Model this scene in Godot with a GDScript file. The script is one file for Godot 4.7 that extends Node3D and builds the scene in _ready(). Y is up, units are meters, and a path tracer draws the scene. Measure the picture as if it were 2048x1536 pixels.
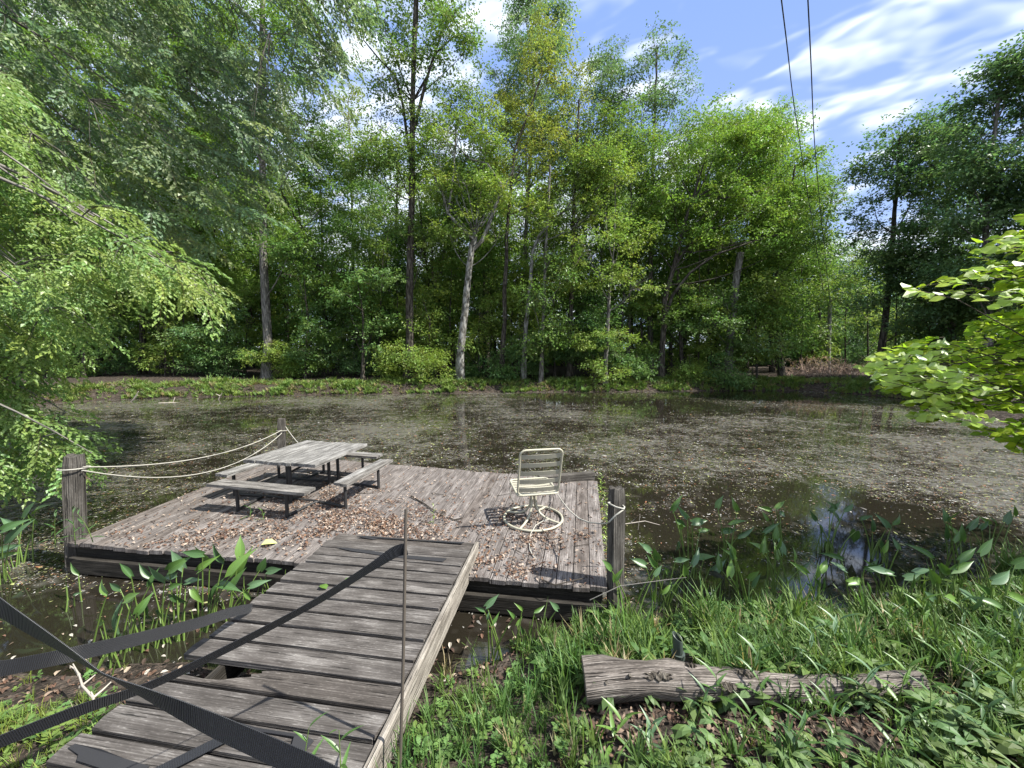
extends Node3D

# ---------------------------------------------------------------- basics
const EYE := Vector3(0, 2.3, 0)
const PITCH := 5.06
var rng := RandomNumberGenerator.new()
var nz := FastNoiseLite.new()
var names := {}
var M := {}
var LEAF := {}
var FAR_SUN := Vector3(0.62, 0.78, 0.16)

func R(a: float, b: float) -> float:
	return rng.randf_range(a, b)

# the direction in which a point of the picture lies, and points on a level or at a distance from the viewer
func ray(px: float, py: float) -> Vector3:
	var t := deg_to_rad(PITCH)
	var u := (px - 1024.0) / 768.0
	var v := (768.0 - py) / 768.0
	return Vector3(u, v * cos(t) - sin(t), -(v * sin(t) + cos(t)))

func on(px: float, py: float, h: float) -> Vector3:
	var r := ray(px, py)
	return EYE + r * ((h - EYE.y) / r.y)

func at(px: float, py: float, d: float) -> Vector3:
	var r := ray(px, py)
	return EYE + r * (d / -r.z)

func numbered(n: String) -> String:
	if not names.has(n):
		names[n] = 0
		return n
	names[n] += 1
	return "%s_%03d" % [n, names[n]]

func tag(o: Node3D, label: String, category: String, group := "", kind := "") -> Node3D:
	if label != "":
		o.set_meta("label", label)
	if category != "":
		o.set_meta("category", category)
	if group != "":
		o.set_meta("group", group)
	if kind != "":
		o.set_meta("kind", kind)
	return o

func thing(called: String, label: String, category: String, where := Vector3.ZERO, group := "") -> Node3D:
	var o := Node3D.new()
	o.name = numbered(called)
	o.position = where
	add_child(o)
	tag(o, label, category, group)
	return o

func lin(r: float, g: float, b: float) -> Color:
	return Color(r, g, b).linear_to_srgb()

# a mesh under construction
class MB:
	var v := PackedVector3Array()
	var n := PackedVector3Array()
	var uv := PackedVector2Array()
	var c := PackedColorArray()
	var idx := PackedInt32Array()
	var smooth := false
	var col := Color(1, 1, 1)
	func vert(p: Vector3, t := Vector2.ZERO, nn := Vector3.UP) -> int:
		v.append(p)
		uv.append(t)
		n.append(nn)
		c.append(col)
		return v.size() - 1
	# a triangle whose front looks along nn
	func tri(a: int, b: int, d: int, nn: Vector3) -> void:
		if (v[d] - v[a]).cross(v[b] - v[a]).dot(nn) < 0:
			idx.append_array([a, d, b])
		else:
			idx.append_array([a, b, d])
	func face(a: Vector3, b: Vector3, d: Vector3, e: Vector3, nn: Vector3, ua := Vector2.ZERO, ub := Vector2.RIGHT, ud := Vector2.ONE, ue := Vector2.DOWN) -> void:
		var i := vert(a, ua, nn)
		var j := vert(b, ub, nn)
		var k := vert(d, ud, nn)
		var l := vert(e, ue, nn)
		tri(i, j, k, nn)
		tri(i, k, l, nn)
	# a box with its long grain along x: uv in metres
	func box(xf: Transform3D, s: Vector3, off := Vector2.ZERO, bevel := 0.0) -> void:
		var h := s * 0.5
		var rings := []
		var b := minf(bevel, minf(h.y, h.z) * 0.8)
		# cross-section in y,z
		var sec := [Vector2(-h.y, -h.z), Vector2(-h.y, h.z), Vector2(h.y - b, h.z), Vector2(h.y, h.z - b), Vector2(h.y, -h.z + b), Vector2(h.y - b, -h.z)]
		var run := 0.0
		for k in sec.size():
			var p: Vector2 = sec[k]
			var q: Vector2 = sec[(k + 1) % sec.size()]
			var l := p.distance_to(q)
			if l < 1e-5:
				continue
			var mid := (p + q) * 0.5
			var t := (q - p) / l
			var nn := Vector3(0, -t.y, t.x)
			if nn.dot(Vector3(0, mid.x, mid.y)) < 0:
				nn = -nn
			face(xf * Vector3(-h.x, p.x, p.y), xf * Vector3(h.x, p.x, p.y), xf * Vector3(h.x, q.x, q.y), xf * Vector3(-h.x, q.x, q.y), xf.basis * nn, off + Vector2(0, run), off + Vector2(s.x, run), off + Vector2(s.x, run + l), off + Vector2(0, run + l))
			run += l
		for e in [-1.0, 1.0]:
			var i0 := vert(xf * Vector3(h.x * e, 0, 0), off, xf.basis * Vector3(e, 0, 0))
			for k in sec.size():
				var p: Vector2 = sec[k]
				var q: Vector2 = sec[(k + 1) % sec.size()]
				if p.distance_to(q) < 1e-5:
					continue
				var a := vert(xf * Vector3(h.x * e, p.x, p.y), off + Vector2(0.02, p.y), xf.basis * Vector3(e, 0, 0))
				var b2 := vert(xf * Vector3(h.x * e, q.x, q.y), off + Vector2(0.02, q.y), xf.basis * Vector3(e, 0, 0))
				tri(i0, a, b2, xf.basis * Vector3(e, 0, 0))
	# a tube through points
	func tube(pts: PackedVector3Array, rad: PackedFloat32Array, sides := 6, caps := true, vs := 1.0, wob := 0.0, closed := false) -> void:
		var m := pts.size()
		var up := Vector3.UP
		var t0 := (pts[1] - pts[0]).normalized()
		if absf(t0.dot(up)) > 0.9:
			up = Vector3.RIGHT
		var run := 0.0
		var first := v.size()
		for i in m:
			var t: Vector3
			if closed:
				t = (pts[(i + 1) % m] - pts[(i + m - 2) % m if i == m - 1 else (i + m - 1) % m]).normalized()
			else:
				t = (pts[mini(i + 1, m - 1)] - pts[maxi(i - 1, 0)]).normalized()
			var s := t.cross(up).normalized()
			up = s.cross(t).normalized()
			if i > 0:
				run += pts[i].distance_to(pts[i - 1])
			var r := rad[mini(i, rad.size() - 1)]
			for j in sides + 1:
				var a := TAU * j / sides
				var d := s * cos(a) + up * sin(a)
				var rr := r * (1.0 + wob * sin(a * 3.0 + i * 1.7) * 0.5 + wob * sin(a * 2.0 - i * 2.3) * 0.5)
				vert(pts[i] + d * rr, Vector2(float(j) / sides * maxf(r, 0.02) * TAU, run * vs), d)
		for i in m - 1:
			for j in sides:
				var a := first + i * (sides + 1) + j
				var b := a + sides + 1
				tri(a, b, b + 1, n[a])
				tri(a, b + 1, a + 1, n[a])
		if caps:
			for e in [0, m - 1]:
				var nn := (pts[0] - pts[1]).normalized() if e == 0 else (pts[m - 1] - pts[m - 2]).normalized()
				var o := vert(pts[e], Vector2(0.5, 0.5), nn)
				var ring := []
				for j in sides + 1:
					var q := first + int(e) * (sides + 1) + j
					var dd := v[q] - pts[e]
					ring.append(vert(v[q], Vector2(0.5 + dd.x * 2.0, 0.5 + dd.z * 2.0), nn))
				for j in sides:
					tri(o, ring[j], ring[j + 1], nn)
	# a small folded leaf: base, two sides, tip
	func leaf(p: Vector3, dir: Vector3, up: Vector3, l: float, w: float, fold := 0.25, droop := 0.15) -> void:
		var s := dir.cross(up).normalized()
		var u := s.cross(dir).normalized()
		var mid := p + dir * l * 0.45
		var a := vert(p)
		var b := vert(mid + s * w * 0.5 + u * w * fold)
		var d := vert(p + dir * l - u * l * droop)
		var e := vert(mid - s * w * 0.5 + u * w * fold)
		idx.append_array([a, b, d, a, d, e])
	# a rounder leaf of six corners
	func leaf6(p: Vector3, dir: Vector3, up: Vector3, l: float, w: float, fold := 0.2, droop := 0.12) -> void:
		var s := dir.cross(up).normalized()
		var u := s.cross(dir).normalized()
		var a := vert(p)
		var t := vert(p + dir * l - u * l * droop)
		var m1 := vert(p + dir * l * 0.55 + u * 0.01 * l)
		for e in [1.0, -1.0]:
			var b := vert(p + dir * l * 0.28 + s * w * 0.42 * e + u * w * fold)
			var d := vert(p + dir * l * 0.66 + s * w * 0.45 * e + u * (w * fold - l * droop * 0.4))
			idx.append_array([a, b, m1, b, d, m1, d, t, m1])
	func mesh(mat: Material, coloured := false) -> ArrayMesh:
		var arr := []
		arr.resize(Mesh.ARRAY_MAX)
		arr[Mesh.ARRAY_VERTEX] = v
		if smooth:
			arr[Mesh.ARRAY_NORMAL] = n
		arr[Mesh.ARRAY_TEX_UV] = uv
		if coloured:
			arr[Mesh.ARRAY_COLOR] = c
		arr[Mesh.ARRAY_INDEX] = idx
		var m := ArrayMesh.new()
		m.add_surface_from_arrays(Mesh.PRIMITIVE_TRIANGLES, arr)
		m.surface_set_material(0, mat)
		return m

func put(called: String, mesh: Mesh, parent: Node3D = null, xf := Transform3D()) -> MeshInstance3D:
	var o := MeshInstance3D.new()
	o.mesh = mesh
	o.transform = xf
	if parent == null or parent == self:
		o.name = numbered(called)
		add_child(o)
	else:
		o.name = called
		parent.add_child(o, true)
	return o

func part(called: String, mb: MB, mat: Material, parent: Node3D = null, smooth := false) -> MeshInstance3D:
	mb.smooth = smooth
	return put(called, mb.mesh(mat), parent)

# many copies of one small mesh
class Many:
	var b := PackedFloat32Array()
	func add(t: Transform3D, c: Color) -> void:
		var x := t.basis.x
		var y := t.basis.y
		var z := t.basis.z
		var o := t.origin
		b.append_array([x.x, y.x, z.x, o.x, x.y, y.y, z.y, o.y, x.z, y.z, z.z, o.z, c.r, c.g, c.b, 1.0])
	func size() -> int:
		return b.size() / 16

func many(called: String, mesh: Mesh, m: Many, parent: Node3D = null) -> MultiMeshInstance3D:
	var mm := MultiMesh.new()
	mm.transform_format = MultiMesh.TRANSFORM_3D
	mm.use_colors = true
	mm.mesh = mesh
	mm.instance_count = m.size()
	mm.buffer = m.b
	var o := MultiMeshInstance3D.new()
	o.multimesh = mm
	if parent == null:
		o.name = numbered(called)
		add_child(o)
	else:
		o.name = called
		parent.add_child(o, true)
	return o

func spin(yaw: float, tilt: float, roll: float, s: float) -> Basis:
	return Basis(Vector3.UP, yaw) * Basis(Vector3.RIGHT, tilt) * Basis(Vector3.BACK, roll) * Basis.from_scale(Vector3(s, s, s))

# ---------------------------------------------------------------- materials
func noise(f: float, s: int, oct := 4) -> FastNoiseLite:
	var n := FastNoiseLite.new()
	n.seed = s
	n.frequency = f
	n.noise_type = FastNoiseLite.TYPE_SIMPLEX_SMOOTH
	n.fractal_octaves = oct
	return n

func img_tex(w: int, h: int, f: Callable) -> ImageTexture:
	var im := Image.create(w, h, false, Image.FORMAT_RGB8)
	for y in h:
		for x in w:
			im.set_pixel(x, y, f.call(x, y))
	return ImageTexture.create_from_image(im)

# weathered wood; u runs along the grain, one picture is 1.6 m by 0.8 m
func wood(dark: Color, mid: Color, pale: Color, s: int, rough := 0.85, relief := 0.35) -> StandardMaterial3D:
	var g := noise(0.02, s, 5)
	var g2 := noise(0.05, s + 5, 3)
	var g3 := noise(0.011, s + 9, 3)
	var w := 512
	var h := 512
	var im := Image.create(w, h, false, Image.FORMAT_RGB8)
	var hm := Image.create(w, h, false, Image.FORMAT_RGB8)
	for y in h:
		for x in w:
			var a := TAU * x / w
			var cx := cos(a) * 5.0
			var cy := sin(a) * 5.0
			var line := g.get_noise_3d(cx * 3.0, cy * 3.0, y * 8.0)
			var crack := g2.get_noise_3d(cx * 2.6, cy * 2.6, y * 3.4)
			var blotch := g3.get_noise_3d(cx * 14.0, cy * 14.0, y * 1.6)
			var speck := g2.get_noise_3d(cx * 26.0, cy * 26.0, y * 4.0)
			var t := clampf(0.47 + line * 0.42 + blotch * 0.34 + maxf(speck - 0.15, 0.0) * 0.6, 0, 1)
			var c := dark.lerp(mid, minf(t * 2.0, 1.0)).lerp(pale, maxf(t * 2.0 - 1.0, 0.0))
			var hh := 0.55 + line * 0.5
			if crack > 0.40:
				c = c.darkened(minf((crack - 0.40) * 5.0, 0.65))
				hh -= minf((crack - 0.40) * 5.0, 0.5)
			im.set_pixel(x, y, c)
			hm.set_pixel(x, y, Color(hh, hh, hh))
	var m := StandardMaterial3D.new()
	m.albedo_texture = ImageTexture.create_from_image(im)
	m.heightmap_enabled = true
	m.heightmap_texture = ImageTexture.create_from_image(hm)
	m.heightmap_scale = relief
	m.roughness = rough
	m.metallic_specular = 0.3
	m.uv1_scale = Vector3(0.62, 1.25, 1)
	return m

func bark(a: Color, b: Color, s: int, patch := 0.0) -> StandardMaterial3D:
	var g := noise(0.03, s, 4)
	var w := 256
	var im := Image.create(w, w, false, Image.FORMAT_RGB8)
	var hm := Image.create(w, w, false, Image.FORMAT_RGB8)
	for y in w:
		for x in w:
			var u := TAU * x / w
			var line := g.get_noise_3d(cos(u) * 60.0, sin(u) * 60.0, y * 0.55)
			var sp := g.get_noise_3d(cos(u) * 24.0 + 90.0, sin(u) * 24.0, y * 0.5)
			var t := clampf(0.5 + line * (1.1 - patch) + (patch * 2.2 * sp), 0, 1)
			im.set_pixel(x, y, a.lerp(b, t))
			hm.set_pixel(x, y, Color(t, t, t))
	var m := StandardMaterial3D.new()
	m.albedo_texture = ImageTexture.create_from_image(im)
	m.heightmap_enabled = true
	m.heightmap_texture = ImageTexture.create_from_image(hm)
	m.heightmap_scale = 1.2
	m.roughness = 0.95
	m.metallic_specular = 0.2
	m.uv1_scale = Vector3(0.9, 0.5, 1)
	return m

func flat_mat(c: Color, rough := 0.7, spec := 0.4) -> StandardMaterial3D:
	var m := StandardMaterial3D.new()
	m.albedo_color = c
	m.roughness = rough
	m.metallic_specular = spec
	return m

func leaf_mat(through: float, rough: float, spec := 0.4) -> StandardMaterial3D:
	var m := StandardMaterial3D.new()
	m.vertex_color_use_as_albedo = true
	m.roughness = rough
	m.metallic_specular = spec
	m.backlight_enabled = true
	m.backlight = (Color(0.92, 1.0, 0.70) * through).linear_to_srgb()
	return m

func make_materials() -> void:
	M.deck = wood(lin(0.052, 0.044, 0.040), lin(0.132, 0.116, 0.107), lin(0.34, 0.31, 0.29), 11)
	M.gang = wood(lin(0.034, 0.030, 0.027), lin(0.080, 0.072, 0.066), lin(0.24, 0.225, 0.21), 23)
	M.silver = wood(lin(0.07, 0.06, 0.05), lin(0.21, 0.188, 0.16), lin(0.42, 0.39, 0.34), 31, 0.85, 0.8)
	M.table = wood(lin(0.04, 0.038, 0.035), lin(0.19, 0.182, 0.172), lin(0.46, 0.45, 0.43), 41, 0.85, 0.8)
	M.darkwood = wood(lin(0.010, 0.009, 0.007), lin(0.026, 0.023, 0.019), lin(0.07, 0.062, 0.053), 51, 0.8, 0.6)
	M.post = wood(lin(0.025, 0.022, 0.019), lin(0.075, 0.068, 0.059), lin(0.19, 0.176, 0.158), 61, 0.85, 0.9)
	M.log = wood(lin(0.022, 0.018, 0.015), lin(0.135, 0.117, 0.102), lin(0.37, 0.33, 0.295), 71, 0.9, 1.5)
	for name in ["deck", "gang", "table"]:
		var set_of := []
		for k in [0.80, 0.92, 1.0]:
			var mm: StandardMaterial3D = M[name].duplicate()
			mm.albedo_color = lin(k, k * (0.97 if k < 0.9 else 1.0), k * (0.94 if k < 0.9 else 1.0))
			set_of.append(mm)
		M[name + "_tones"] = set_of
	M.bark_dark = bark(lin(0.025, 0.021, 0.017), lin(0.13, 0.115, 0.095), 81)
	M.bark_grey = bark(lin(0.06, 0.055, 0.048), lin(0.24, 0.225, 0.20), 83)
	M.bark_pale = bark(lin(0.075, 0.07, 0.058), lin(0.27, 0.265, 0.245), 85, 0.6)
	M.twig = flat_mat(lin(0.06, 0.05, 0.04), 0.9, 0.2)
	M.twig_pale = flat_mat(lin(0.36, 0.32, 0.27), 0.9, 0.2)
	M.leaf = leaf_mat(1.0, 0.42, 0.5)
	M.leaf_lime = leaf_mat(1.0, 0.55, 0.3)
	M.leaf_far = leaf_mat(1.0, 0.45, 0.5)
	M.leaf_wet = leaf_mat(0.55, 0.28, 0.5)
	M.grass = leaf_mat(0.7, 0.5, 0.35)
	M.litter = leaf_mat(0.2, 0.8, 0.3)
	M.flake = flat_mat(Color.WHITE, 0.8, 0.3)
	M.flake.vertex_color_use_as_albedo = true
	M.steel = flat_mat(lin(0.022, 0.021, 0.021), 0.55, 0.5)
	M.cream = flat_mat(lin(0.36, 0.34, 0.26), 0.45, 0.5)
	M.cream_strap = flat_mat(lin(0.34, 0.32, 0.25), 0.5, 0.4)
	M.rope = flat_mat(lin(0.36, 0.345, 0.30), 0.9, 0.2)
	M.rod = flat_mat(lin(0.075, 0.062, 0.05), 0.6, 0.5)
	M.rubber = flat_mat(lin(0.022, 0.022, 0.024), 0.75, 0.4)
	M.pipe = flat_mat(lin(0.05, 0.065, 0.055), 0.45, 0.5)
	M.wire = flat_mat(lin(0.03, 0.035, 0.045), 0.5, 0.5)
	M.pole = bark(lin(0.16, 0.155, 0.145), lin(0.34, 0.33, 0.31), 95)
	# webbing: fine ribs across the strap
	var ribs := Image.create(64, 8, false, Image.FORMAT_RGB8)
	var tone := Image.create(64, 8, false, Image.FORMAT_RGB8)
	for x in 64:
		var k := 0.5 + 0.5 * sin(TAU * x / 8.0)
		for y in 8:
			ribs.set_pixel(x, y, Color(k, k, k))
			tone.set_pixel(x, y, lin(0.004, 0.0045, 0.006).lerp(lin(0.016, 0.018, 0.026), k))
	M.web = flat_mat(Color.WHITE, 0.5, 0.4)
	M.web.albedo_texture = ImageTexture.create_from_image(tone)
	M.web.heightmap_enabled = true
	M.web.heightmap_texture = ImageTexture.create_from_image(ribs)
	M.web.heightmap_scale = 0.35
	M.web.uv1_scale = Vector3(22, 1, 1)
	M.web.rim_enabled = true
	M.web.rim = 0.18

# ---------------------------------------------------------------- light and sky
func make_camera_and_light() -> void:
	var cam := Camera3D.new()
	cam.name = "camera"
	cam.position = EYE
	cam.rotation_degrees = Vector3(-PITCH, 0, 0)
	cam.fov = 90.0
	cam.near = 0.05
	cam.far = 600.0
	add_child(cam)
	cam.current = true
	var env := Environment.new()
	env.background_mode = Environment.BG_SKY
	env.tonemap_mode = Environment.TONE_MAPPER_LINEAR
	env.tonemap_exposure = 2.95
	env.sdfgi_enabled = true
	env.ssao_enabled = true
	env.ssil_enabled = true
	var sky := Sky.new()
	var pano := PanoramaSkyMaterial.new()
	pano.panorama = sky_picture()
	sky.sky_material = pano
	env.sky = sky
	var we := WorldEnvironment.new()
	we.name = "sky"
	we.environment = env
	add_child(we)
	var sun := DirectionalLight3D.new()
	sun.name = "sun"
	sun.light_energy = 1.25
	sun.light_color = Color(1.0, 0.985, 0.95)
	sun.light_angular_distance = 0.6
	sun.shadow_enabled = true
	add_child(sun)
	sun.look_at_from_position(FAR_SUN * 50.0, Vector3.ZERO, Vector3.UP)

# blue air under drifting sheets of high cloud
func sky_picture() -> ImageTexture:
	var w := 2560
	var h := 1280
	var n1 := noise(1.0, 4, 5)
	var n2 := noise(1.0, 17, 4)
	var n3 := noise(1.0, 29, 3)
	var f := PackedFloat32Array()
	f.resize(w * h * 3)
	var i := 0
	for y in h:
		var el := (0.5 - (y + 0.5) / h) * PI
		for x in w:
			var c: Color
			var up := maxf(sin(el), 0.0)
			var air := Color(0.042, 0.110, 0.310).lerp(Color(0.185, 0.285, 0.46), pow(1.0 - up, 5.0))
			if el > -0.02:
				var az := ((x + 0.5) / w - 0.5) * TAU
				var k := 1.0 / (up + 0.10)
				var px := sin(az) * cos(el) * k
				var pz := -cos(az) * cos(el) * k
				# sheets stretched along one wind, with ripples across it
				var a := px * 0.80 + pz * 0.60
				var b := -px * 0.60 + pz * 0.80
				var big := n1.get_noise_2d(a * 0.32 + 3.1, b * 0.55)
				var streak := n2.get_noise_2d(a * 1.1, b * 2.2)
				var rip := n3.get_noise_2d(a * 4.6 + 1.5 * big, b * 8.0 + 1.2 * streak)
				var cover := 0.50 + big * 1.10 + streak * 0.75 + rip * (0.55 + 0.5 * absf(streak))
				cover = clampf(cover, 0.0, 1.0)
				cover = cover * cover * (3.0 - 2.0 * cover)
				var low := clampf(1.0 - el / 0.9, 0.0, 1.0)
				cover = clampf(cover * 0.84 + 0.14 + low * 0.12, 0.0, 1.0)
				c = air.lerp(Color(0.455, 0.49, 0.535), cover)
			else:
				c = Color(0.10, 0.11, 0.08)
			f[i] = c.r
			f[i + 1] = c.g
			f[i + 2] = c.b
			i += 3
	return ImageTexture.create_from_image(Image.create_from_data(w, h, false, Image.FORMAT_RGBF, f.to_byte_array()))

# ---------------------------------------------------------------- ground and water
var shore := PackedVector2Array([
	Vector2(-3.3, -2.55), Vector2(-2.4, -2.62), Vector2(-1.8, -2.5), Vector2(-0.75, -2.45), Vector2(-0.2, -2.62), Vector2(0.2, -2.85), Vector2(0.75, -3.0), Vector2(1.4, -3.0), Vector2(2.1, -3.15),
	Vector2(3.0, -3.1), Vector2(4.0, -3.4), Vector2(5.6, -3.9), Vector2(8.0, -4.6), Vector2(11.5, -7.5), Vector2(15.5, -12.0), Vector2(18.3, -17.0), Vector2(18.4, -19.6), Vector2(16.4, -21.6),
	Vector2(10.6, -21.5), Vector2(5.0, -21.1), Vector2(-0.6, -20.7), Vector2(-6.0, -20.0), Vector2(-10.9, -19.5), Vector2(-15.0, -18.7), Vector2(-19.0, -17.6), Vector2(-20.5, -15.0), Vector2(-16.0, -10.5),
	Vector2(-11.5, -7.0), Vector2(-9.0, -4.6), Vector2(-7.0, -3.1), Vector2(-5.0, -2.6)])

func land(x: float, z: float) -> float:  # metres from the water's edge, positive on land
	var p := Vector2(x, z)
	var d := 1e9
	for i in shore.size():
		d = minf(d, p.distance_to(Geometry2D.get_closest_point_to_segment(p, shore[i], shore[(i + 1) % shore.size()])))
	return -d if Geometry2D.is_point_in_polygon(p, shore) else d

func height(x: float, z: float) -> float:
	var s := land(x, z)
	var bump := nz.get_noise_2d(x * 60.0, z * 60.0) * 0.045 + nz.get_noise_2d(x * 9.0 + 50.0, z * 9.0) * 0.12 * clampf(s * 0.3, 0.0, 1.0)
	if s < 0.0:
		return maxf(s * 0.35, -0.7) + bump * 0.4
	if z > -8.0 and x > -8.0 and x < 9.0:  # the near bank climbs gently
		return 0.02 + 0.26 * smoothstep(0.0, 0.9, s) + 0.22 * smoothstep(0.8, 3.0, s) + bump
	return 0.02 + 0.42 * smoothstep(0.0, 1.0, s) + 0.25 * smoothstep(1.0, 4.0, s) + bump + 0.01 * maxf(s - 4.0, 0.0)

func lines(a: Array) -> PackedFloat32Array:  # [from, to, step, to, step ...]
	var out := PackedFloat32Array()
	var x: float = a[0]
	for k in range(1, a.size(), 2):
		while x < a[k] - 1e-4:
			out.append(x)
			x += a[k + 1]
	out.append(x)
	return out

func make_ground() -> void:
	var xs := lines([-260.0, -60.0, 25.0, -24.0, 1.5, -7.0, 0.7, 6.5, 0.11, 20.0, 0.7, 60.0, 2.0, 260.0, 25.0])
	var zs := lines([-260.0, -60.0, 25.0, -24.0, 1.5, -17.0, 0.45, -5.0, 0.7, 0.6, 0.11, 6.0, 1.2, 260.0, 30.0])
	var mb := MB.new()
	var nx := xs.size()
	for z in zs:
		for x in xs:
			var h := height(x, z)
			mb.vert(Vector3(x, h, z), Vector2(x, z))
	for j in zs.size() - 1:
		for i in nx - 1:
			var a := j * nx + i
			mb.tri(a, a + 1, a + nx + 1, Vector3.UP)
			mb.tri(a, a + nx + 1, a + nx, Vector3.UP)
	for i in mb.v.size():
		mb.n[i] = Vector3.ZERO
	for t in range(0, mb.idx.size(), 3):
		var a := mb.idx[t]
		var b := mb.idx[t + 1]
		var c := mb.idx[t + 2]
		var nn := (mb.v[c] - mb.v[a]).cross(mb.v[b] - mb.v[a])
		mb.n[a] += nn
		mb.n[b] += nn
		mb.n[c] += nn
	for i in mb.v.size():
		mb.n[i] = mb.n[i].normalized()
	var w := 512
	var im := Image.create(w, w, false, Image.FORMAT_RGB8)
	var hm := Image.create(w, w, false, Image.FORMAT_RGB8)
	var g := noise(0.02, 7, 5)
	var g2 := noise(0.09, 8, 2)
	for y in w:
		for x in w:
			var a := g.get_noise_2d(x, y) + 0.35 * g2.get_noise_2d(x, y)
			var t := clampf(0.5 + a * 0.9, 0, 1)
			var c := lin(0.014, 0.011, 0.008).lerp(lin(0.072, 0.057, 0.046), t)
			if g2.get_noise_2d(x * 1.3 + 700.0, y * 1.3) > 0.42:
				c = c.lerp(lin(0.16, 0.115, 0.088), 0.6)
			im.set_pixel(x, y, c)
			hm.set_pixel(x, y, Color(t, t, t))
	var m := flat_mat(Color.WHITE, 0.9, 0.3)
	m.albedo_texture = ImageTexture.create_from_image(im)
	m.heightmap_enabled = true
	m.heightmap_texture = ImageTexture.create_from_image(hm)
	m.heightmap_scale = 2.5
	m.uv1_scale = Vector3(0.55, 0.55, 1)
	M.soil = m
	var o := part("ground", mb, m, null, true)
	tag(o, "bare brown leaf-strewn earth of the banks and the wood floor", "", "", "structure")

func make_water() -> void:
	# the sheet of water: where a film of pollen lies it is dull and greyish, elsewhere clear and dark
	var w := 2048
	var h := 1024
	var x0 := -24.0
	var z0 := -23.0
	var sx := 48.0
	var sz := 24.0
	var n1 := noise(0.16, 101, 4)
	var n2 := noise(1.1, 103, 3)
	var n3 := noise(4.5, 105, 2)
	var im := Image.create(w, h, false, Image.FORMAT_RGB8)
	var ro := Image.create(w, h, false, Image.FORMAT_RGB8)
	for y in h:
		for x in w:
			var wx := x0 + sx * x / w
			var wz := z0 + sz * y / h
			var k := film(wx, wz, n1)
			var a := n2.get_noise_2d(wx, wz * 1.4)
			var b := n3.get_noise_2d(wx, wz * 1.2)
			var t := clampf(k * 1.3 + a * 0.55 + b * 0.75 - 0.30, 0.0, 1.0)
			var c := lin(0.015, 0.0125, 0.009).lerp(lin(0.098, 0.093, 0.083), t * 0.95)
			im.set_pixel(x, y, c)
			var r := lerpf(0.04, 0.30, smoothstep(0.2, 0.95, t))
			ro.set_pixel(x, y, Color(r, r, r))
	var m := flat_mat(Color.WHITE, 1.0, 0.75)
	m.albedo_texture = ImageTexture.create_from_image(im)
	m.roughness_texture = ImageTexture.create_from_image(ro)
	var rip := noise(0.02, 77, 3)
	var hm := Image.create(256, 256, false, Image.FORMAT_RGB8)
	for y in 256:
		for x in 256:
			var k := 0.5 + 0.5 * rip.get_noise_3d(cos(TAU * x / 256) * 40.0, sin(TAU * x / 256) * 40.0, y * 1.0)
			hm.set_pixel(x, y, Color(k, k, k))
	var mb := MB.new()
	mb.face(Vector3(x0, 0, z0), Vector3(x0 + sx, 0, z0), Vector3(x0 + sx, 0, z0 + sz), Vector3(x0, 0, z0 + sz), Vector3.UP, Vector2(0, 0), Vector2(1, 0), Vector2(1, 1), Vector2(0, 1))
	var o := part("water", mb, m)
	tag(o, "still brown pond water filmed with pollen and floating leaf bits", "", "", "structure")

func film(x: float, z: float, n: FastNoiseLite) -> float:
	var d := -z
	var k := 0.56 + n.get_noise_2d(x, z) * 0.8
	# clear water before the far bank on the right, and in the bay right of the deck
	k -= 0.34 * smoothstep(11.0, 15.0, d) * smoothstep(-3.0, 3.0, x)
	k -= 0.44 * exp(-pow((x - 2.9) / 1.5, 2) - pow((d - 4.1) / 1.2, 2))
	k -= 0.42 * exp(-pow((x - 5.2) / 1.2, 2) - pow((d - 5.2) / 0.8, 2))
	k -= 0.40 * exp(-pow((x - 1.9) / 0.5, 2) - pow((d - 4.6) / 0.7, 2))
	k -= 0.55 * smoothstep(3.7, 3.0, d) * smoothstep(4.0, 2.5, x)
	k -= 0.30 * exp(-pow((x + 3.2) / 1.6, 2) - pow((d - 3.2) / 0.6, 2))
	return k

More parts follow.
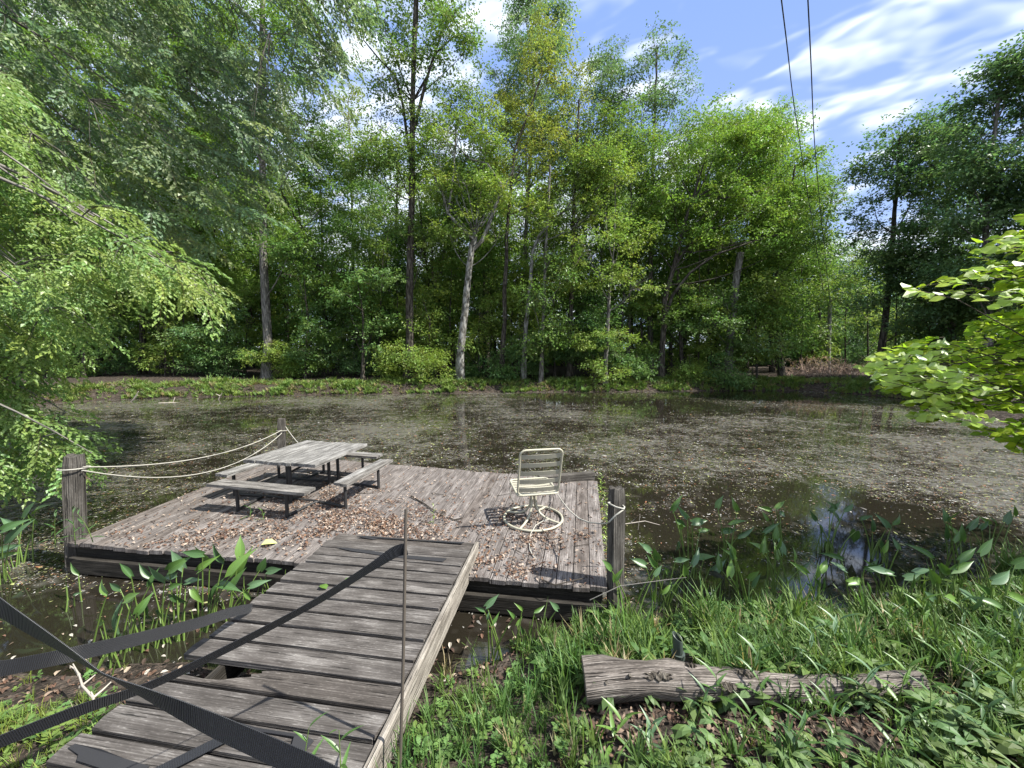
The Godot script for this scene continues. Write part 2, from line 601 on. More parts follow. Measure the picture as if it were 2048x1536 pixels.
func make_flakes() -> void:
	var n1 := noise(0.16, 101, 4)
	var n2 := noise(1.1, 103, 3)
	var mb := MB.new()  # one ragged flake
	var c := mb.vert(Vector3(0, 0.06, 0))
	var prev := -1
	var first := -1
	for k in 6:
		var a := TAU * k / 6
		var r: float = [1.0, 0.62, 0.85, 0.7, 1.0, 0.55][k]
		var q := mb.vert(Vector3(cos(a) * r, 0.0, sin(a) * r * 0.62))
		if prev >= 0:
			mb.tri(c, prev, q, Vector3.UP)
		else:
			first = q
		prev = q
	mb.tri(c, prev, first, Vector3.UP)
	var small := Many.new()
	var tries := 0
	while small.size() < 170000 and tries < 900000:
		tries += 1
		var d := 2.6 * pow(21.0 / 2.6, pow(rng.randf(), 0.75))
		var x := R(-1.0, 1.0) * (d * 1.45 + 0.5)
		var k := film(x, -d, n1) + n2.get_noise_2d(x, -d * 1.4) * 0.5
		if rng.randf() > clampf(k * 1.15, 0.04, 1.0):
			continue
		var away := -land(x, -d)
		if away < 0.02 or (d < 6.0 and rng.randf() > smoothstep(0.1, 1.5, away) * 0.95 + 0.05):
			continue
		var s := R(0.005, 0.015) * (1.0 if rng.randf() < 0.955 else 2.4) * (0.8 + d * 0.035)
		var t := rng.randf()
		var col := Color(0.11, 0.104, 0.092).lerp(Color(0.36, 0.35, 0.32), pow(rng.randf(), 1.6))
		if t < 0.38:
			col = Color(0.10, 0.075, 0.05)
		elif t < 0.55:
			col = Color(0.26, 0.28, 0.11)
		elif t < 0.60:
			col = Color(0.26, 0.12, 0.06)
		small.add(Transform3D(Basis(Vector3.UP, R(0, TAU)) * Basis(Vector3.RIGHT, R(-0.12, 0.12)) * Basis.from_scale(Vector3(s * R(0.8, 1.8), s, s)), Vector3(x, 0.004 + R(0, 0.003), -d)), col)
	var o := many("floating_debris", mb.mesh(M.flake), small)
	tag(o, "pale bits of leaf, seed fluff and pollen floating on the pond", "floating debris", "", "stuff")

# ---------------------------------------------------------------- leaf sprays
func make_sprays() -> void:
	# sprays of far broad leaves, about a metre across
	for k in 4:
		var mb := MB.new()
		for t in 6:
			var yaw := TAU * t / 6 + R(-0.4, 0.4)
			var d := Vector3(cos(yaw), R(-0.35, 0.55), sin(yaw)).normalized()
			var l := R(0.42, 0.74)
			mb.col = Color(0.9, 0.55, 0.75)
			var e := d * l
			var w := d.cross(Vector3.UP).normalized() * 0.006
			mb.idx.append_array([mb.vert(Vector3.ZERO - w), mb.vert(w), mb.vert(e)])
			for q in 8:
				var f := R(0.25, 1.05)
				var p := d * l * f + Vector3(R(-0.14, 0.14), R(-0.12, 0.12), R(-0.14, 0.14))
				var dir := (d + Vector3(R(-1, 1), R(-0.9, 0.25), R(-1, 1)) * 0.9).normalized()
				var up := Vector3(R(-0.6, 0.6), 1, R(-0.6, 0.6)).normalized()
				var v := R(0.8, 1.2)
				mb.col = Color(v, v, v * R(0.8, 1.1))
				mb.leaf(p, dir, up, R(0.10, 0.165), R(0.07, 0.115), R(0.05, 0.3))
		LEAF["far%d" % k] = mb.mesh(M.leaf_far, true)
	# thin hanging twigs of the near trees: small leaves
	for k in 4:
		var mb := MB.new()
		var pts := PackedVector3Array()
		var p := Vector3.ZERO
		var d := Vector3(0.75, R(-0.2, 0.1), 0).normalized()
		for i in 8:
			pts.append(p)
			p += d * 0.095
			d = (d + Vector3(0.05, -0.17, R(-0.12, 0.12))).normalized()
		mb.col = Color(0.8, 0.5, 0.7)
		mb.tube(pts, PackedFloat32Array([0.0035, 0.003, 0.003, 0.0025, 0.002, 0.002, 0.0015, 0.001]), 3, false)
		for i in range(1, 8):
			for side in [-1.0, 1.0]:
				var sd := Vector3(0.6, R(-0.35, 0.15), side * R(0.6, 1.1)).normalized()
				var sl := R(0.06, 0.20) * (1.15 - i * 0.06)
				var m := 4
				for q in m:
					var pp := pts[i] + sd * sl * (q + 0.6) / m + Vector3(0, -0.02 * q, 0)
					var dir := (sd + Vector3(R(-0.3, 0.9), R(-1.0, -0.1), R(-0.7, 0.7))).normalized()
					var v := R(0.75, 1.25)
					mb.col = Color(v, v, v * R(0.8, 1.1))
					mb.leaf(pp, dir, Vector3(R(-0.7, 0.7), 1, R(-0.7, 0.7)).normalized(), R(0.05, 0.075), R(0.034, 0.05), R(0.05, 0.25))
		LEAF["near%d" % k] = mb.mesh(M.leaf, true)
	# one rounded leaf of the shrub on the right, in three shapes
	for k in 3:
		var mb := MB.new()
		mb.leaf6(Vector3.ZERO, Vector3(1, 0, 0), Vector3.UP, 1.0, [0.84, 0.76, 0.90][k], [0.12, 0.2, 0.06][k], [0.12, 0.22, 0.05][k])
		LEAF["round%d" % k] = mb.mesh(M.leaf_lime, true)
	# oak-like dead leaf
	var lm := MB.new()
	lm.leaf6(Vector3(-0.5, 0, 0), Vector3(1, 0, 0), Vector3.UP, 1.0, 0.55, 0.3, 0.15)
	LEAF.dead = lm.mesh(M.litter)
	# grass tufts
	for k in 3:
		var g := MB.new()
		for b in [11, 9, 12][k]:
			var yaw := R(0, TAU)
			var l := R(0.55, 1.0)
			var lean := R(0.12, 0.75)
			var o := Vector3(R(-0.12, 0.12), -0.05, R(-0.12, 0.12))
			var hd := Vector3(cos(yaw), 0, sin(yaw))
			var sd := Vector3(-sin(yaw), 0, cos(yaw))
			var wd: float = R(0.011, 0.018) * [1.0, 1.0, 2.3][k]
			var v := R(0.7, 1.25)
			g.col = Color(v, v, v * R(0.7, 1.1))
			var lastl := g.vert(o - sd * wd)
			var lastr := g.vert(o + sd * wd)
			for s in range(1, 4):
				var f := s / 3.0
				var c := o + Vector3.UP * l * (f - 0.35 * lean * f * f) + hd * l * lean * f * f
				if s == 3:
					g.idx.append_array([lastl, lastr, g.vert(c)])
				else:
					var a := g.vert(c - sd * wd * (1.0 - 0.4 * f))
					var e := g.vert(c + sd * wd * (1.0 - 0.4 * f))
					g.idx.append_array([lastl, lastr, e, lastl, e, a])
					lastl = a
					lastr = e
		LEAF["tuft%d" % k] = g.mesh(M.grass, true)
	# low broad-leaved ground plant
	for k in 2:
		var g := MB.new()
		for b in 9:
			var yaw := R(0, TAU)
			var h := R(0.15, 0.9)
			var p := Vector3(cos(yaw) * 0.12, h, sin(yaw) * 0.12)
			var dir := Vector3(cos(yaw), R(-0.1, 0.55), sin(yaw)).normalized()
			var v := R(0.75, 1.25)
			g.col = Color(v, v, v * R(0.8, 1.1))
			if k == 0:
				g.leaf6(p, dir, Vector3.UP, R(0.5, 0.85), R(0.2, 0.3), 0.15, 0.3)
			else:
				g.leaf6(p, dir, Vector3.UP, R(0.3, 0.5), R(0.25, 0.38), 0.1, 0.15)
		LEAF["weed%d" % k] = g.mesh(M.grass, true)

# ---------------------------------------------------------------- trees
func leafcol(base: Color, spread := 0.28) -> Color:
	var v := R(1.0 - spread, 1.0 + spread)
	var y := R(-0.14, 0.14)
	return Color(base.r * v * (1.0 + y), base.g * v, base.b * v * (1.0 - y))

func curve(a: Vector3, b: Vector3, bend: Vector3, n: int) -> PackedVector3Array:
	var out := PackedVector3Array()
	for i in n + 1:
		var t := float(i) / n
		out.append(a.lerp(b, t) + bend * 4.0 * t * (1.0 - t))
	return out

func taper(a: float, b: float, n: int) -> PackedFloat32Array:
	var out := PackedFloat32Array()
	for i in n + 1:
		out.append(lerpf(a, b, float(i) / n))
	return out

# trunk: points from the ground up. lobes: [centre, radii] of the clumps of the crown
func tree(called: String, label: String, group: String, trunk: PackedVector3Array, r0: float, r1: float, lobes: Array, col: Color, dens: float, bk: Material, limbs := [], spray := 1.0, category := "tree") -> Node3D:
	var base := trunk[0]
	var root := thing(called, label, category, base, group)
	var mb := MB.new()
	var local := PackedVector3Array()
	for p in trunk:
		local.append(p - base)
	local[0] = local[0] - Vector3(0, 0.25, 0)
	# finer points with a little sway
	var fine := PackedVector3Array()
	var rad := PackedFloat32Array()
	for i in local.size() - 1:
		var m := 4 if local.size() < 5 else 2
		for q in m:
			var t := float(q) / m
			var f := (i + t) / (local.size() - 1)
			fine.append(local[i].lerp(local[i + 1], t) + Vector3(R(-1, 1), 0, R(-1, 1)) * r0 * 0.22 * minf(f * 6.0, 1.0))
			rad.append(lerpf(r0, r1, pow(f, 0.8)) * (1.0 + 0.45 * exp(-f * 22.0)))
	fine.append(local[local.size() - 1])
	rad.append(r1)
	mb.tube(fine, rad, 9 if r0 > 0.1 else 6, false, 1.0, 0.08)
	for l in limbs:  # limbs that the photograph shows: [points, r0, r1]
		var lp := PackedVector3Array()
		for p in l[0]:
			lp.append(p - base)
		mb.tube(lp, taper(l[1], l[2], lp.size() - 1), 6, false, 1.0, 0.06)
	var m := Many.new()
	var top := local[local.size() - 1]
	for lb in lobes:
		var c: Vector3 = lb[0] - base
		var r: Vector3 = lb[1]
		var rm := (r.x + r.y + r.z) / 3.0
		# limb from the trunk below the clump
		var from := fine[0]
		var want := clampf(c.y - rm * 0.9, top.y * 0.25, top.y)
		var fr := r0
		for i in fine.size():
			if fine[i].y <= want + 1e-3:
				from = fine[i]
				fr = rad[i]
		var lr := clampf(minf(fr * 0.55, 0.018 + rm * 0.022), 0.012, 0.12)
		mb.tube(curve(from, c, Vector3(0, -0.07 * from.distance_to(c), 0) + Vector3(R(-1, 1), 0, R(-1, 1)) * 0.15, 5), taper(lr, lr * 0.35, 5), 5, false)
		var tips := []
		for q in 7:
			var d := Vector3(R(-1, 1), R(-0.5, 1), R(-1, 1)).normalized()
			var e := c + d * r * R(0.7, 1.0)
			tips.append(e)
			mb.tube(curve(c - (c - from) * R(0.0, 0.3), e, Vector3(0, 0.06 * rm, 0), 2), taper(lr * 0.35, 0.006, 2), 3, false)
		var count := int(dens * 25.0 * (r.x * r.y + r.y * r.z + r.x * r.z) / 3.0 / (spray * spray)) + 6
		for q in count:
			var d := Vector3(R(-1, 1), R(-1, 1), R(-1, 1)).normalized()
			var p := c + d * r * 1.18 * pow(rng.randf(), 0.36)
			if q % 3 == 0:
				p = tips[q % 7] + Vector3(R(-1, 1), R(-1, 1), R(-1, 1)) * 0.35 * rm * 0.6
			if nz.get_noise_3dv((p + base) * 34.0) < -0.12:
				continue
			m.add(Transform3D(spin(R(0, TAU), R(-0.5, 0.5), R(-0.5, 0.5), spray * R(0.75, 1.25)), p), leafcol(col))
	part("trunk", mb, bk, root, true)
	tag(many("crown", LEAF["far%d" % (rng.randi() % 4)], m, root), "", "", "", "stuff")
	return root

# clumps that fill an upright crown seen at px +- hw between two heights of the picture
func crown(px: float, hw: float, top: float, bottom: float, d: float, n: int, lean := 0.0) -> Array:
	var out := []
	for i in n:
		var t := (i + 0.5) / n
		var w := sin(PI * clampf(0.10 + 0.84 * t, 0, 1))
		w = pow(w, 0.6)
		var y := lerpf(bottom, top, t)
		var s := 1.0 if i % 2 == 0 else -1.0
		var x := px + s * hw * w * R(0.15, 0.62) + lean * (t - 0.3)
		var rx := hw * lerpf(0.60, 0.36, t) * R(0.85, 1.15)
		var ry := (bottom - top) * R(0.09, 0.13) + 8.0
		var r := rx * d / 768.0
		out.append([at(x, y, d + R(-1.0, 1.0) * hw * d / 768.0 * 0.5), Vector3(r, minf(ry * d / 768.0, r * 1.2), r)])
	return out

func trunk_px(pts: Array, d: float) -> PackedVector3Array:
	var out := PackedVector3Array()
	for i in pts.size():
		var p := at(pts[i][0], pts[i][1], d)
		if i == 0:
			p.y = height(p.x, p.z)
		out.append(p)
	return out

const GREEN := Color(0.180, 0.295, 0.062)
const LIME := Color(0.255, 0.355, 0.075)
const GOLD := Color(0.285, 0.330, 0.072)
const DEEP := Color(0.125, 0.215, 0.085)
const GREYG := Color(0.165, 0.260, 0.115)

const ORD := ["first", "second", "third", "fourth", "fifth", "sixth", "seventh", "eighth", "ninth", "tenth", "eleventh", "twelfth", "thirteenth", "fourteenth", "fifteenth"]
var counted := {}

# says which one of a row, counted from the left on from something one can find
func placed_label(kind: String, px: float) -> String:
	var mark := "counted from the left edge of the picture"
	for a in [[533, "the stout grey trunk"], [818, "the tallest straight dark trunk"], [935, "the pale leaning forked trunk"], [1088, "the slim straight grey trunk"], [1215, "the short grey trunk over the bank"], [1330, "the forked oak trunk"], [1465, "the thick broken trunk"], [1657, "the utility pole"]]:
		if px > a[0]:
			mark = "to the right of " + a[1]
	var key := kind + mark
	var k: int = counted.get(key, 0)
	counted[key] = k + 1
	return "%s %s %s" % [ORD[k], kind, mark]

func make_trees() -> void:
	# ---- the row along the far bank, from left to right
	tree("tree", "tree far left behind the bright hanging leaves", "", trunk_px([[60, 760], [62, 400], [55, 60]], 23.0), 0.26, 0.06, crown(40, 190, -150, 480, 23.5, 12), GREEN, 1.1, M.bark_grey)
	tree("tree", "tree with thin dark trunk behind the left shore twigs", "", trunk_px([[285, 760], [280, 420], [262, 20]], 25.0), 0.17, 0.05, crown(250, 170, -120, 560, 25.5, 13), GREEN, 1.1, M.bark_dark)
	tree("tree", "second dark trunked tree to the left of the stout grey trunk", "", trunk_px([[410, 755], [402, 470], [392, 120]], 27.0), 0.18, 0.05, crown(400, 150, 0, 560, 27.5, 13), GREEN, 1.1, M.bark_dark)
	tree("poplar_tree", "stout grey straight trunk rising left of the picnic table", "", trunk_px([[536, 750], [533, 690], [529, 500], [526, 330], [524, 60], [524, -60]], 22.8), 0.30, 0.10,
		[[at(470, 420, 22.5), Vector3(2.2, 1.3, 2.0)], [at(600, 300, 23.0), Vector3(1.9, 1.5, 1.8)], [at(640, 420, 22.5), Vector3(1.7, 1.2, 1.7)], [at(420, 300, 23.0), Vector3(2.0, 1.4, 2.0)], [at(560, 180, 23.0), Vector3(2.2, 1.6, 2.0)], [at(630, 230, 23.5), Vector3(1.5, 1.3, 1.5)], [at(450, 160, 23.0), Vector3(2.0, 1.6, 2.0)], [at(530, 40, 23.0), Vector3(2.2, 2.0, 2.0)], [at(600, 60, 23.0), Vector3(1.6, 1.6, 1.6)], [at(580, 500, 22.0), Vector3(1.5, 0.9, 1.5)]], GREEN, 1.15, M.bark_grey)
	tree("tree", "leaning dark tree crossing just right of the stout grey trunk", "", trunk_px([[662, 750], [640, 540], [600, 450], [560, 380]], 24.5), 0.17, 0.07,
		[[at(650, 330, 24.5), Vector3(1.6, 1.2, 1.5)], [at(590, 390, 24.0), Vector3(1.7, 1.2, 1.6)], [at(680, 500, 24.0), Vector3(1.8, 1.2, 1.7)], [at(625, 580, 23.5), Vector3(1.6, 1.1, 1.5)], [at(560, 330, 24.5), Vector3(1.5, 1.1, 1.4)], [at(700, 590, 23.5), Vector3(1.5, 1.0, 1.4)]], GREEN, 1.3, M.bark_dark)
	tree("wispy_tree", "sparse pale yellow tree against the sky in the left gap", "", trunk_px([[712, 740], [706, 480], [696, 200]], 34.0), 0.18, 0.04, crown(695, 62, 175, 470, 34.0, 9), GOLD, 0.38, M.bark_grey)
	tree("poplar_tree", "tallest open-crowned tree with straight dark trunk left of centre", "", trunk_px([[816, 748], [818, 700], [820, 500], [824, 300], [828, 100], [834, -120]], 22.6), 0.29, 0.09,
		[[at(770, 60, 22.6), Vector3(1.4, 1.6, 1.4)], [at(905, 60, 22.6), Vector3(1.3, 1.3, 1.3)], [at(835, -40, 22.6), Vector3(2.0, 1.8, 2.0)], [at(860, 130, 22.6), Vector3(1.0, 1.3, 1.2)], [at(775, 150, 22.6), Vector3(1.2, 0.9, 1.2)], [at(805, 215, 22.4), Vector3(0.9, 1.2, 1.0)], [at(755, 250, 22.6), Vector3(1.3, 1.2, 1.3)], [at(870, 240, 22.8), Vector3(1.0, 1.0, 1.1)], [at(790, 320, 22.4), Vector3(1.4, 1.1, 1.4)], [at(940, 95, 22.6), Vector3(0.7, 0.6, 0.7)], [at(860, 340, 22.6), Vector3(1.1, 0.9, 1.1)], [at(780, 440, 22.4), Vector3(1.2, 0.8, 1.1)], [at(850, 470, 22.6), Vector3(1.1, 0.8, 1.0)], [at(720, 330, 22.8), Vector3(0.9, 0.8, 0.9)]], Color(0.175, 0.27, 0.065), 1.15, M.bark_dark,
		[[[at(820, 320, 22.6), at(806, 210, 22.6), at(790, 150, 22.6), at(760, 120, 22.6), at(727, 80, 22.7)], 0.09, 0.03], [[at(828, 260, 22.6), at(850, 170, 22.6), at(868, 110, 22.6), at(890, 50, 22.6), at(925, 8, 22.6)], 0.10, 0.03], [[at(868, 110, 22.6), at(905, 75, 22.6), at(935, 66, 22.6), at(965, 66, 22.6)], 0.05, 0.015]])
	tree("tree", "round light green crown between the tallest tree and the golden one", "", trunk_px([[868, 745], [880, 560], [905, 400], [912, 260]], 26.5), 0.14, 0.05, crown(920, 80, 150, 440, 26.5, 9), Color(0.17, 0.255, 0.055), 0.9, M.bark_grey)
	tree("sycamore_tree", "pale leaning mottled trunk that forks left above the pond centre", "", trunk_px([[919, 752], [924, 660], [934, 580], [945, 490], [950, 470]], 22.2), 0.24, 0.15,
		[[at(880, 380, 22.2), Vector3(1.1, 0.9, 1.1)], [at(865, 300, 22.2), Vector3(1.0, 0.9, 1.0)], [at(985, 390, 22.2), Vector3(1.0, 0.9, 1.0)], [at(1030, 330, 22.4), Vector3(1.2, 1.0, 1.2)], [at(960, 300, 22.2), Vector3(1.1, 0.8, 1.0)], [at(1000, 470, 22.0), Vector3(0.9, 0.7, 0.9)], [at(900, 470, 22.0), Vector3(0.9, 0.6, 0.8)], [at(930, 360, 21.6), Vector3(1.2, 0.9, 1.0)], [at(975, 260, 22.0), Vector3(1.2, 0.9, 1.1)], [at(895, 260, 22.2), Vector3(1.1, 1.0, 1.0)], [at(960, 440, 21.6), Vector3(1.0, 0.6, 0.8)]], LIME, 1.0, M.bark_pale,
		[[[at(948, 480, 22.2), at(922, 455, 22.2), at(896, 428, 22.2), at(886, 390, 22.2), at(868, 352, 22.2)], 0.13, 0.04], [[at(945, 500, 22.2), at(965, 480, 22.2), at(985, 430, 22.2), at(1003, 380, 22.2), at(1000, 365, 22.2), at(975, 328, 22.2), at(940, 318, 22.2), at(912, 290, 22.2)], 0.14, 0.03], [[at(896, 428, 22.2), at(908, 340, 22.2), at(910, 285, 22.2)], 0.06, 0.02]])
	tree("tree", "tall grey-green crown at the top centre behind the golden tree", "", trunk_px([[1040, 745], [1050, 500], [1065, 250], [1072, 20]], 30.0), 0.22, 0.05, crown(1072, 92, -40, 320, 30.0, 12), GREYG, 1.1, M.bark_grey)
	tree("golden_tree", "tall golden green crown with brown trunk right of centre", "", trunk_px([[1003, 755], [1008, 640], [1012, 520], [1016, 430], [1030, 300], [1080, 160]], 23.0), 0.17, 0.05,
		[[at(1085, 110, 24.0), Vector3(1.6, 2.0, 1.6)], [at(1125, 190, 24.0), Vector3(1.7, 1.8, 1.6)], [at(1040, 180, 24.0), Vector3(1.2, 1.3, 1.2)], [at(1010, 240, 24.0), Vector3(1.4, 1.3, 1.4)], [at(1090, 270, 23.6), Vector3(1.8, 1.4, 1.6)], [at(1145, 290, 23.6), Vector3(1.3, 1.3, 1.3)], [at(1040, 330, 23.4), Vector3(1.4, 1.0, 1.3)], [at(1110, 370, 23.4), Vector3(1.3, 1.0, 1.2)]], GOLD, 0.8, M.bark_dark)
	tree("sycamore_tree", "slender pale sycamore with smooth bent trunk in the middle", "", trunk_px([[1046, 756], [1052, 660], [1060, 570], [1066, 500], [1080, 470], [1096, 450], [1130, 420], [1160, 380]], 22.4), 0.14, 0.05,
		[[at(1150, 360, 22.4), Vector3(1.4, 1.1, 1.3)], [at(1200, 330, 22.6), Vector3(1.4, 1.2, 1.4)], [at(1100, 440, 22.2), Vector3(1.1, 0.8, 1.0)], [at(1180, 430, 22.2), Vector3(1.3, 1.0, 1.2)], [at(1060, 420, 22.4), Vector3(1.0, 0.8, 1.0)]], LIME, 0.75, M.bark_pale,
		[[[at(1090, 455, 22.4), at(1125, 425, 22.4), at(1165, 405, 22.4), at(1200, 372, 22.4), at(1225, 330, 22.5)], 0.07, 0.02]])
	tree("tree", "slim straight grey trunk just right of the slender pale sycamore", "", trunk_px([[1082, 756], [1086, 620], [1092, 500], [1096, 430], [1100, 330]], 22.0), 0.11, 0.05,
		[[at(1130, 560, 21.6), Vector3(1.2, 0.8, 1.1)], [at(1065, 600, 21.4), Vector3(0.9, 0.9, 0.9)], [at(1120, 660, 21.4), Vector3(1.1, 0.8, 1.0)], [at(1100, 520, 21.8), Vector3(0.9, 0.6, 0.8)], [at(1075, 690, 21.4), Vector3(0.7, 0.7, 0.7)]], Color(0.15, 0.235, 0.055), 0.9, M.bark_grey)
	tree("tree", "dark upright trunk behind the chair to its right side", "", trunk_px([[1138, 752], [1141, 620], [1147, 460], [1152, 330], [1158, 200]], 23.6), 0.18, 0.05, crown(1170, 70, 230, 470, 23.8, 9), Color(0.16, 0.245, 0.055), 0.95, M.bark_dark)
	tree("tree", "narrow leafy spire just right of the golden crown", "", trunk_px([[1205, 745], [1204, 500], [1210, 200]], 29.0), 0.17, 0.04, crown(1210, 58, 95, 420, 29.0, 11), GREYG, 0.95, M.bark_grey)
	tree("tree", "short grey trunk with leafy crown standing over the far bank middle", "", trunk_px([[1211, 756], [1213, 690], [1219, 600], [1226, 520]], 22.0), 0.15, 0.07,
		[[at(1210, 420, 21.8), Vector3(1.3, 1.0, 1.2)], [at(1170, 500, 21.6), Vector3(1.3, 0.9, 1.2)], [at(1240, 490, 21.8), Vector3(1.4, 1.0, 1.3)], [at(1200, 560, 21.5), Vector3(1.2, 0.9, 1.1)], [at(1270, 570, 21.6), Vector3(1.2, 0.8, 1.1)], [at(1230, 350, 22.2), Vector3(1.2, 1.0, 1.2)]], LIME, 1.05, M.bark_grey)
	tree("tree", "tall twin-topped tree with airy crown against the blue sky", "", trunk_px([[1300, 745], [1302, 480], [1310, 220], [1314, 90]], 27.0), 0.20, 0.04,
		[[at(1312, 95, 27.0), Vector3(0.9, 1.2, 0.9)], [at(1300, 160, 27.0), Vector3(1.5, 1.3, 1.4)], [at(1362, 135, 27.0), Vector3(0.6, 1.4, 0.6)], [at(1345, 200, 27.0), Vector3(1.4, 1.2, 1.3)], [at(1280, 230, 27.0), Vector3(1.6, 1.3, 1.5)], [at(1335, 280, 27.0), Vector3(1.7, 1.3, 1.5)], [at(1265, 300, 26.6), Vector3(1.5, 1.2, 1.4)], [at(1240, 180, 27.4), Vector3(1.0, 1.2, 1.0)], [at(1310, 360, 26.4), Vector3(1.7, 1.1, 1.5)]], GREYG, 0.85, M.bark_grey)
	# the big oak with its spreading limbs
	var od := 23.5
	tree("oak_tree", "broad round-crowned oak with dark forked limbs right of centre", "", trunk_px([[1322, 756], [1325, 690], [1330, 600], [1345, 540], [1362, 470], [1385, 400]], od), 0.21, 0.09,
		[[at(1440, 275, od), Vector3(1.6, 1.1, 1.6)], [at(1500, 300, od), Vector3(1.5, 1.2, 1.6)], [at(1555, 310, od), Vector3(1.4, 1.3, 1.4)], [at(1600, 350, od), Vector3(1.2, 1.3, 1.3)], [at(1400, 330, od), Vector3(1.4, 1.1, 1.4)], [at(1350, 400, od), Vector3(1.5, 1.2, 1.5)], [at(1440, 390, od - 0.8), Vector3(1.6, 1.2, 1.5)], [at(1520, 410, od - 0.8), Vector3(1.6, 1.1, 1.5)], [at(1590, 440, od - 0.5), Vector3(1.4, 1.1, 1.4)], [at(1300, 470, od), Vector3(1.3, 1.0, 1.3)], [at(1480, 480, od - 1.0), Vector3(1.5, 0.8, 1.4)], [at(1560, 500, od - 1.0), Vector3(1.4, 0.8, 1.3)], [at(1400, 480, od - 0.6), Vector3(1.1, 0.8, 1.1)], [at(1330, 300, od + 0.6), Vector3(1.2, 1.0, 1.2)], [at(1530, 248, od + 0.4), Vector3(0.9, 0.8, 1.0)]], Color(0.195, 0.310, 0.055), 1.15, M.bark_dark,
		[[[at(1328, 640, od), at(1345, 590, od - 0.3), at(1380, 545, od - 0.6), at(1430, 510, od - 0.8), at(1500, 485, od - 1.0), at(1580, 462, od - 1.0)], 0.11, 0.03], [[at(1345, 540, od), at(1370, 500, od), at(1410, 460, od), at(1450, 400, od), at(1480, 330, od)], 0.10, 0.03], [[at(1385, 400, od), at(1400, 350, od), at(1420, 290, od)], 0.07, 0.02]])
	tree("tree", "dark short trunk under the right edge of the oak crown", "", trunk_px([[1364, 756], [1362, 690], [1358, 600], [1356, 540]], 24.5), 0.15, 0.08, [[at(1345, 560, 24.4), Vector3(1.6, 0.9, 1.4)], [at(1400, 600, 24.0), Vector3(1.5, 0.9, 1.4)], [at(1330, 640, 23.8), Vector3(1.2, 0.8, 1.2)]], GREEN, 1.1, M.bark_dark)
	tree("dead_tree", "thick rough broken trunk with bare splintered top, half hidden", "", trunk_px([[1452, 756], [1460, 690], [1466, 620], [1474, 550], [1482, 505]], 23.4), 0.24, 0.19,
		[[at(1450, 600, 22.6), Vector3(1.5, 0.7, 1.3)], [at(1430, 650, 22.2), Vector3(1.4, 0.6, 1.2)], [at(1500, 690, 22.2), Vector3(1.3, 0.7, 1.2)]], Color(0.14, 0.23, 0.06), 1.1, M.bark_grey)
	tree("tree", "tall dark tree whose trunk leans right beside the power line", "", trunk_px([[1565, 757], [1552, 660], [1545, 590], [1560, 520], [1580, 430], [1590, 330]], 24.0), 0.18, 0.05,
		[[at(1610, 400, 24.4), Vector3(1.3, 1.3, 1.3)], [at(1560, 560, 23.6), Vector3(1.3, 1.1, 1.2)], [at(1590, 640, 23.2), Vector3(1.2, 1.2, 1.2)], [at(1600, 500, 23.8), Vector3(1.3, 1.0, 1.2)], [at(1570, 700, 22.8), Vector3(1.1, 1.0, 1.1)], [at(1520, 610, 23.4), Vector3(1.2, 1.0, 1.1)]], GREEN, 1.1, M.bark_dark)
	tree("tree", "small tree with a sparse round head touching the power line", "", trunk_px([[1640, 745], [1640, 560], [1652, 450], [1668, 380]], 30.0), 0.13, 0.03, [[at(1668, 372, 30.0), Vector3(1.1, 0.9, 1.1)], [at(1680, 402, 30.0), Vector3(1.0, 0.5, 1.0)], [at(1640, 430, 30.0), Vector3(0.7, 0.6, 0.8)], [at(1660, 490, 30.0), Vector3(1.5, 0.9, 1.4)], [at(1690, 500, 30.0), Vector3(0.8, 0.7, 0.8)]], GREYG, 0.7, M.bark_grey)
	tree("tree", "dark background tree directly behind the utility pole", "", trunk_px([[1650, 738], [1654, 620], [1650, 520]], 36.0), 0.2, 0.05, crown(1650, 70, 510, 735, 36.0, 12), DEEP, 1.5, M.bark_dark)
	tree("tree", "background tree with grey-green head right of the utility pole", "", trunk_px([[1715, 738], [1712, 620], [1705, 520]], 37.0), 0.2, 0.05, crown(1712, 62, 500, 735, 37.0, 10), Color(0.10, 0.19, 0.085), 1.2, M.bark_grey)
	# ---- the dark trees on the right shore
	tree("tree", "dark layered tree left of the tall one on the right shore", "", trunk_px([[1760, 740], [1775, 600], [1790, 420], [1800, 270]], 21.0), 0.2, 0.05,
		[[at(1800, 270, 21.0), Vector3(1.2, 0.9, 1.2)], [at(1850, 300, 21.0), Vector3(1.6, 1.0, 1.5)], [at(1770, 340, 21.0), Vector3(1.4, 0.9, 1.4)], [at(1830, 380, 20.6), Vector3(1.9, 0.9, 1.6)], [at(1750, 420, 21.0), Vector3(1.0, 0.7, 1.2)], [at(1800, 460, 20.6), Vector3(1.9, 0.8, 1.6)], [at(1770, 530, 20.6), Vector3(1.2, 0.8, 1.2)], [at(1840, 550, 20.4), Vector3(1.6, 0.8, 1.4)], [at(1760, 600, 20.8), Vector3(1.1, 0.9, 1.1)], [at(1830, 640, 20.4), Vector3(1.5, 0.8, 1.4)], [at(1900, 250, 21.0), Vector3(1.0, 0.8, 1.0)]], DEEP, 1.8, M.bark_dark)
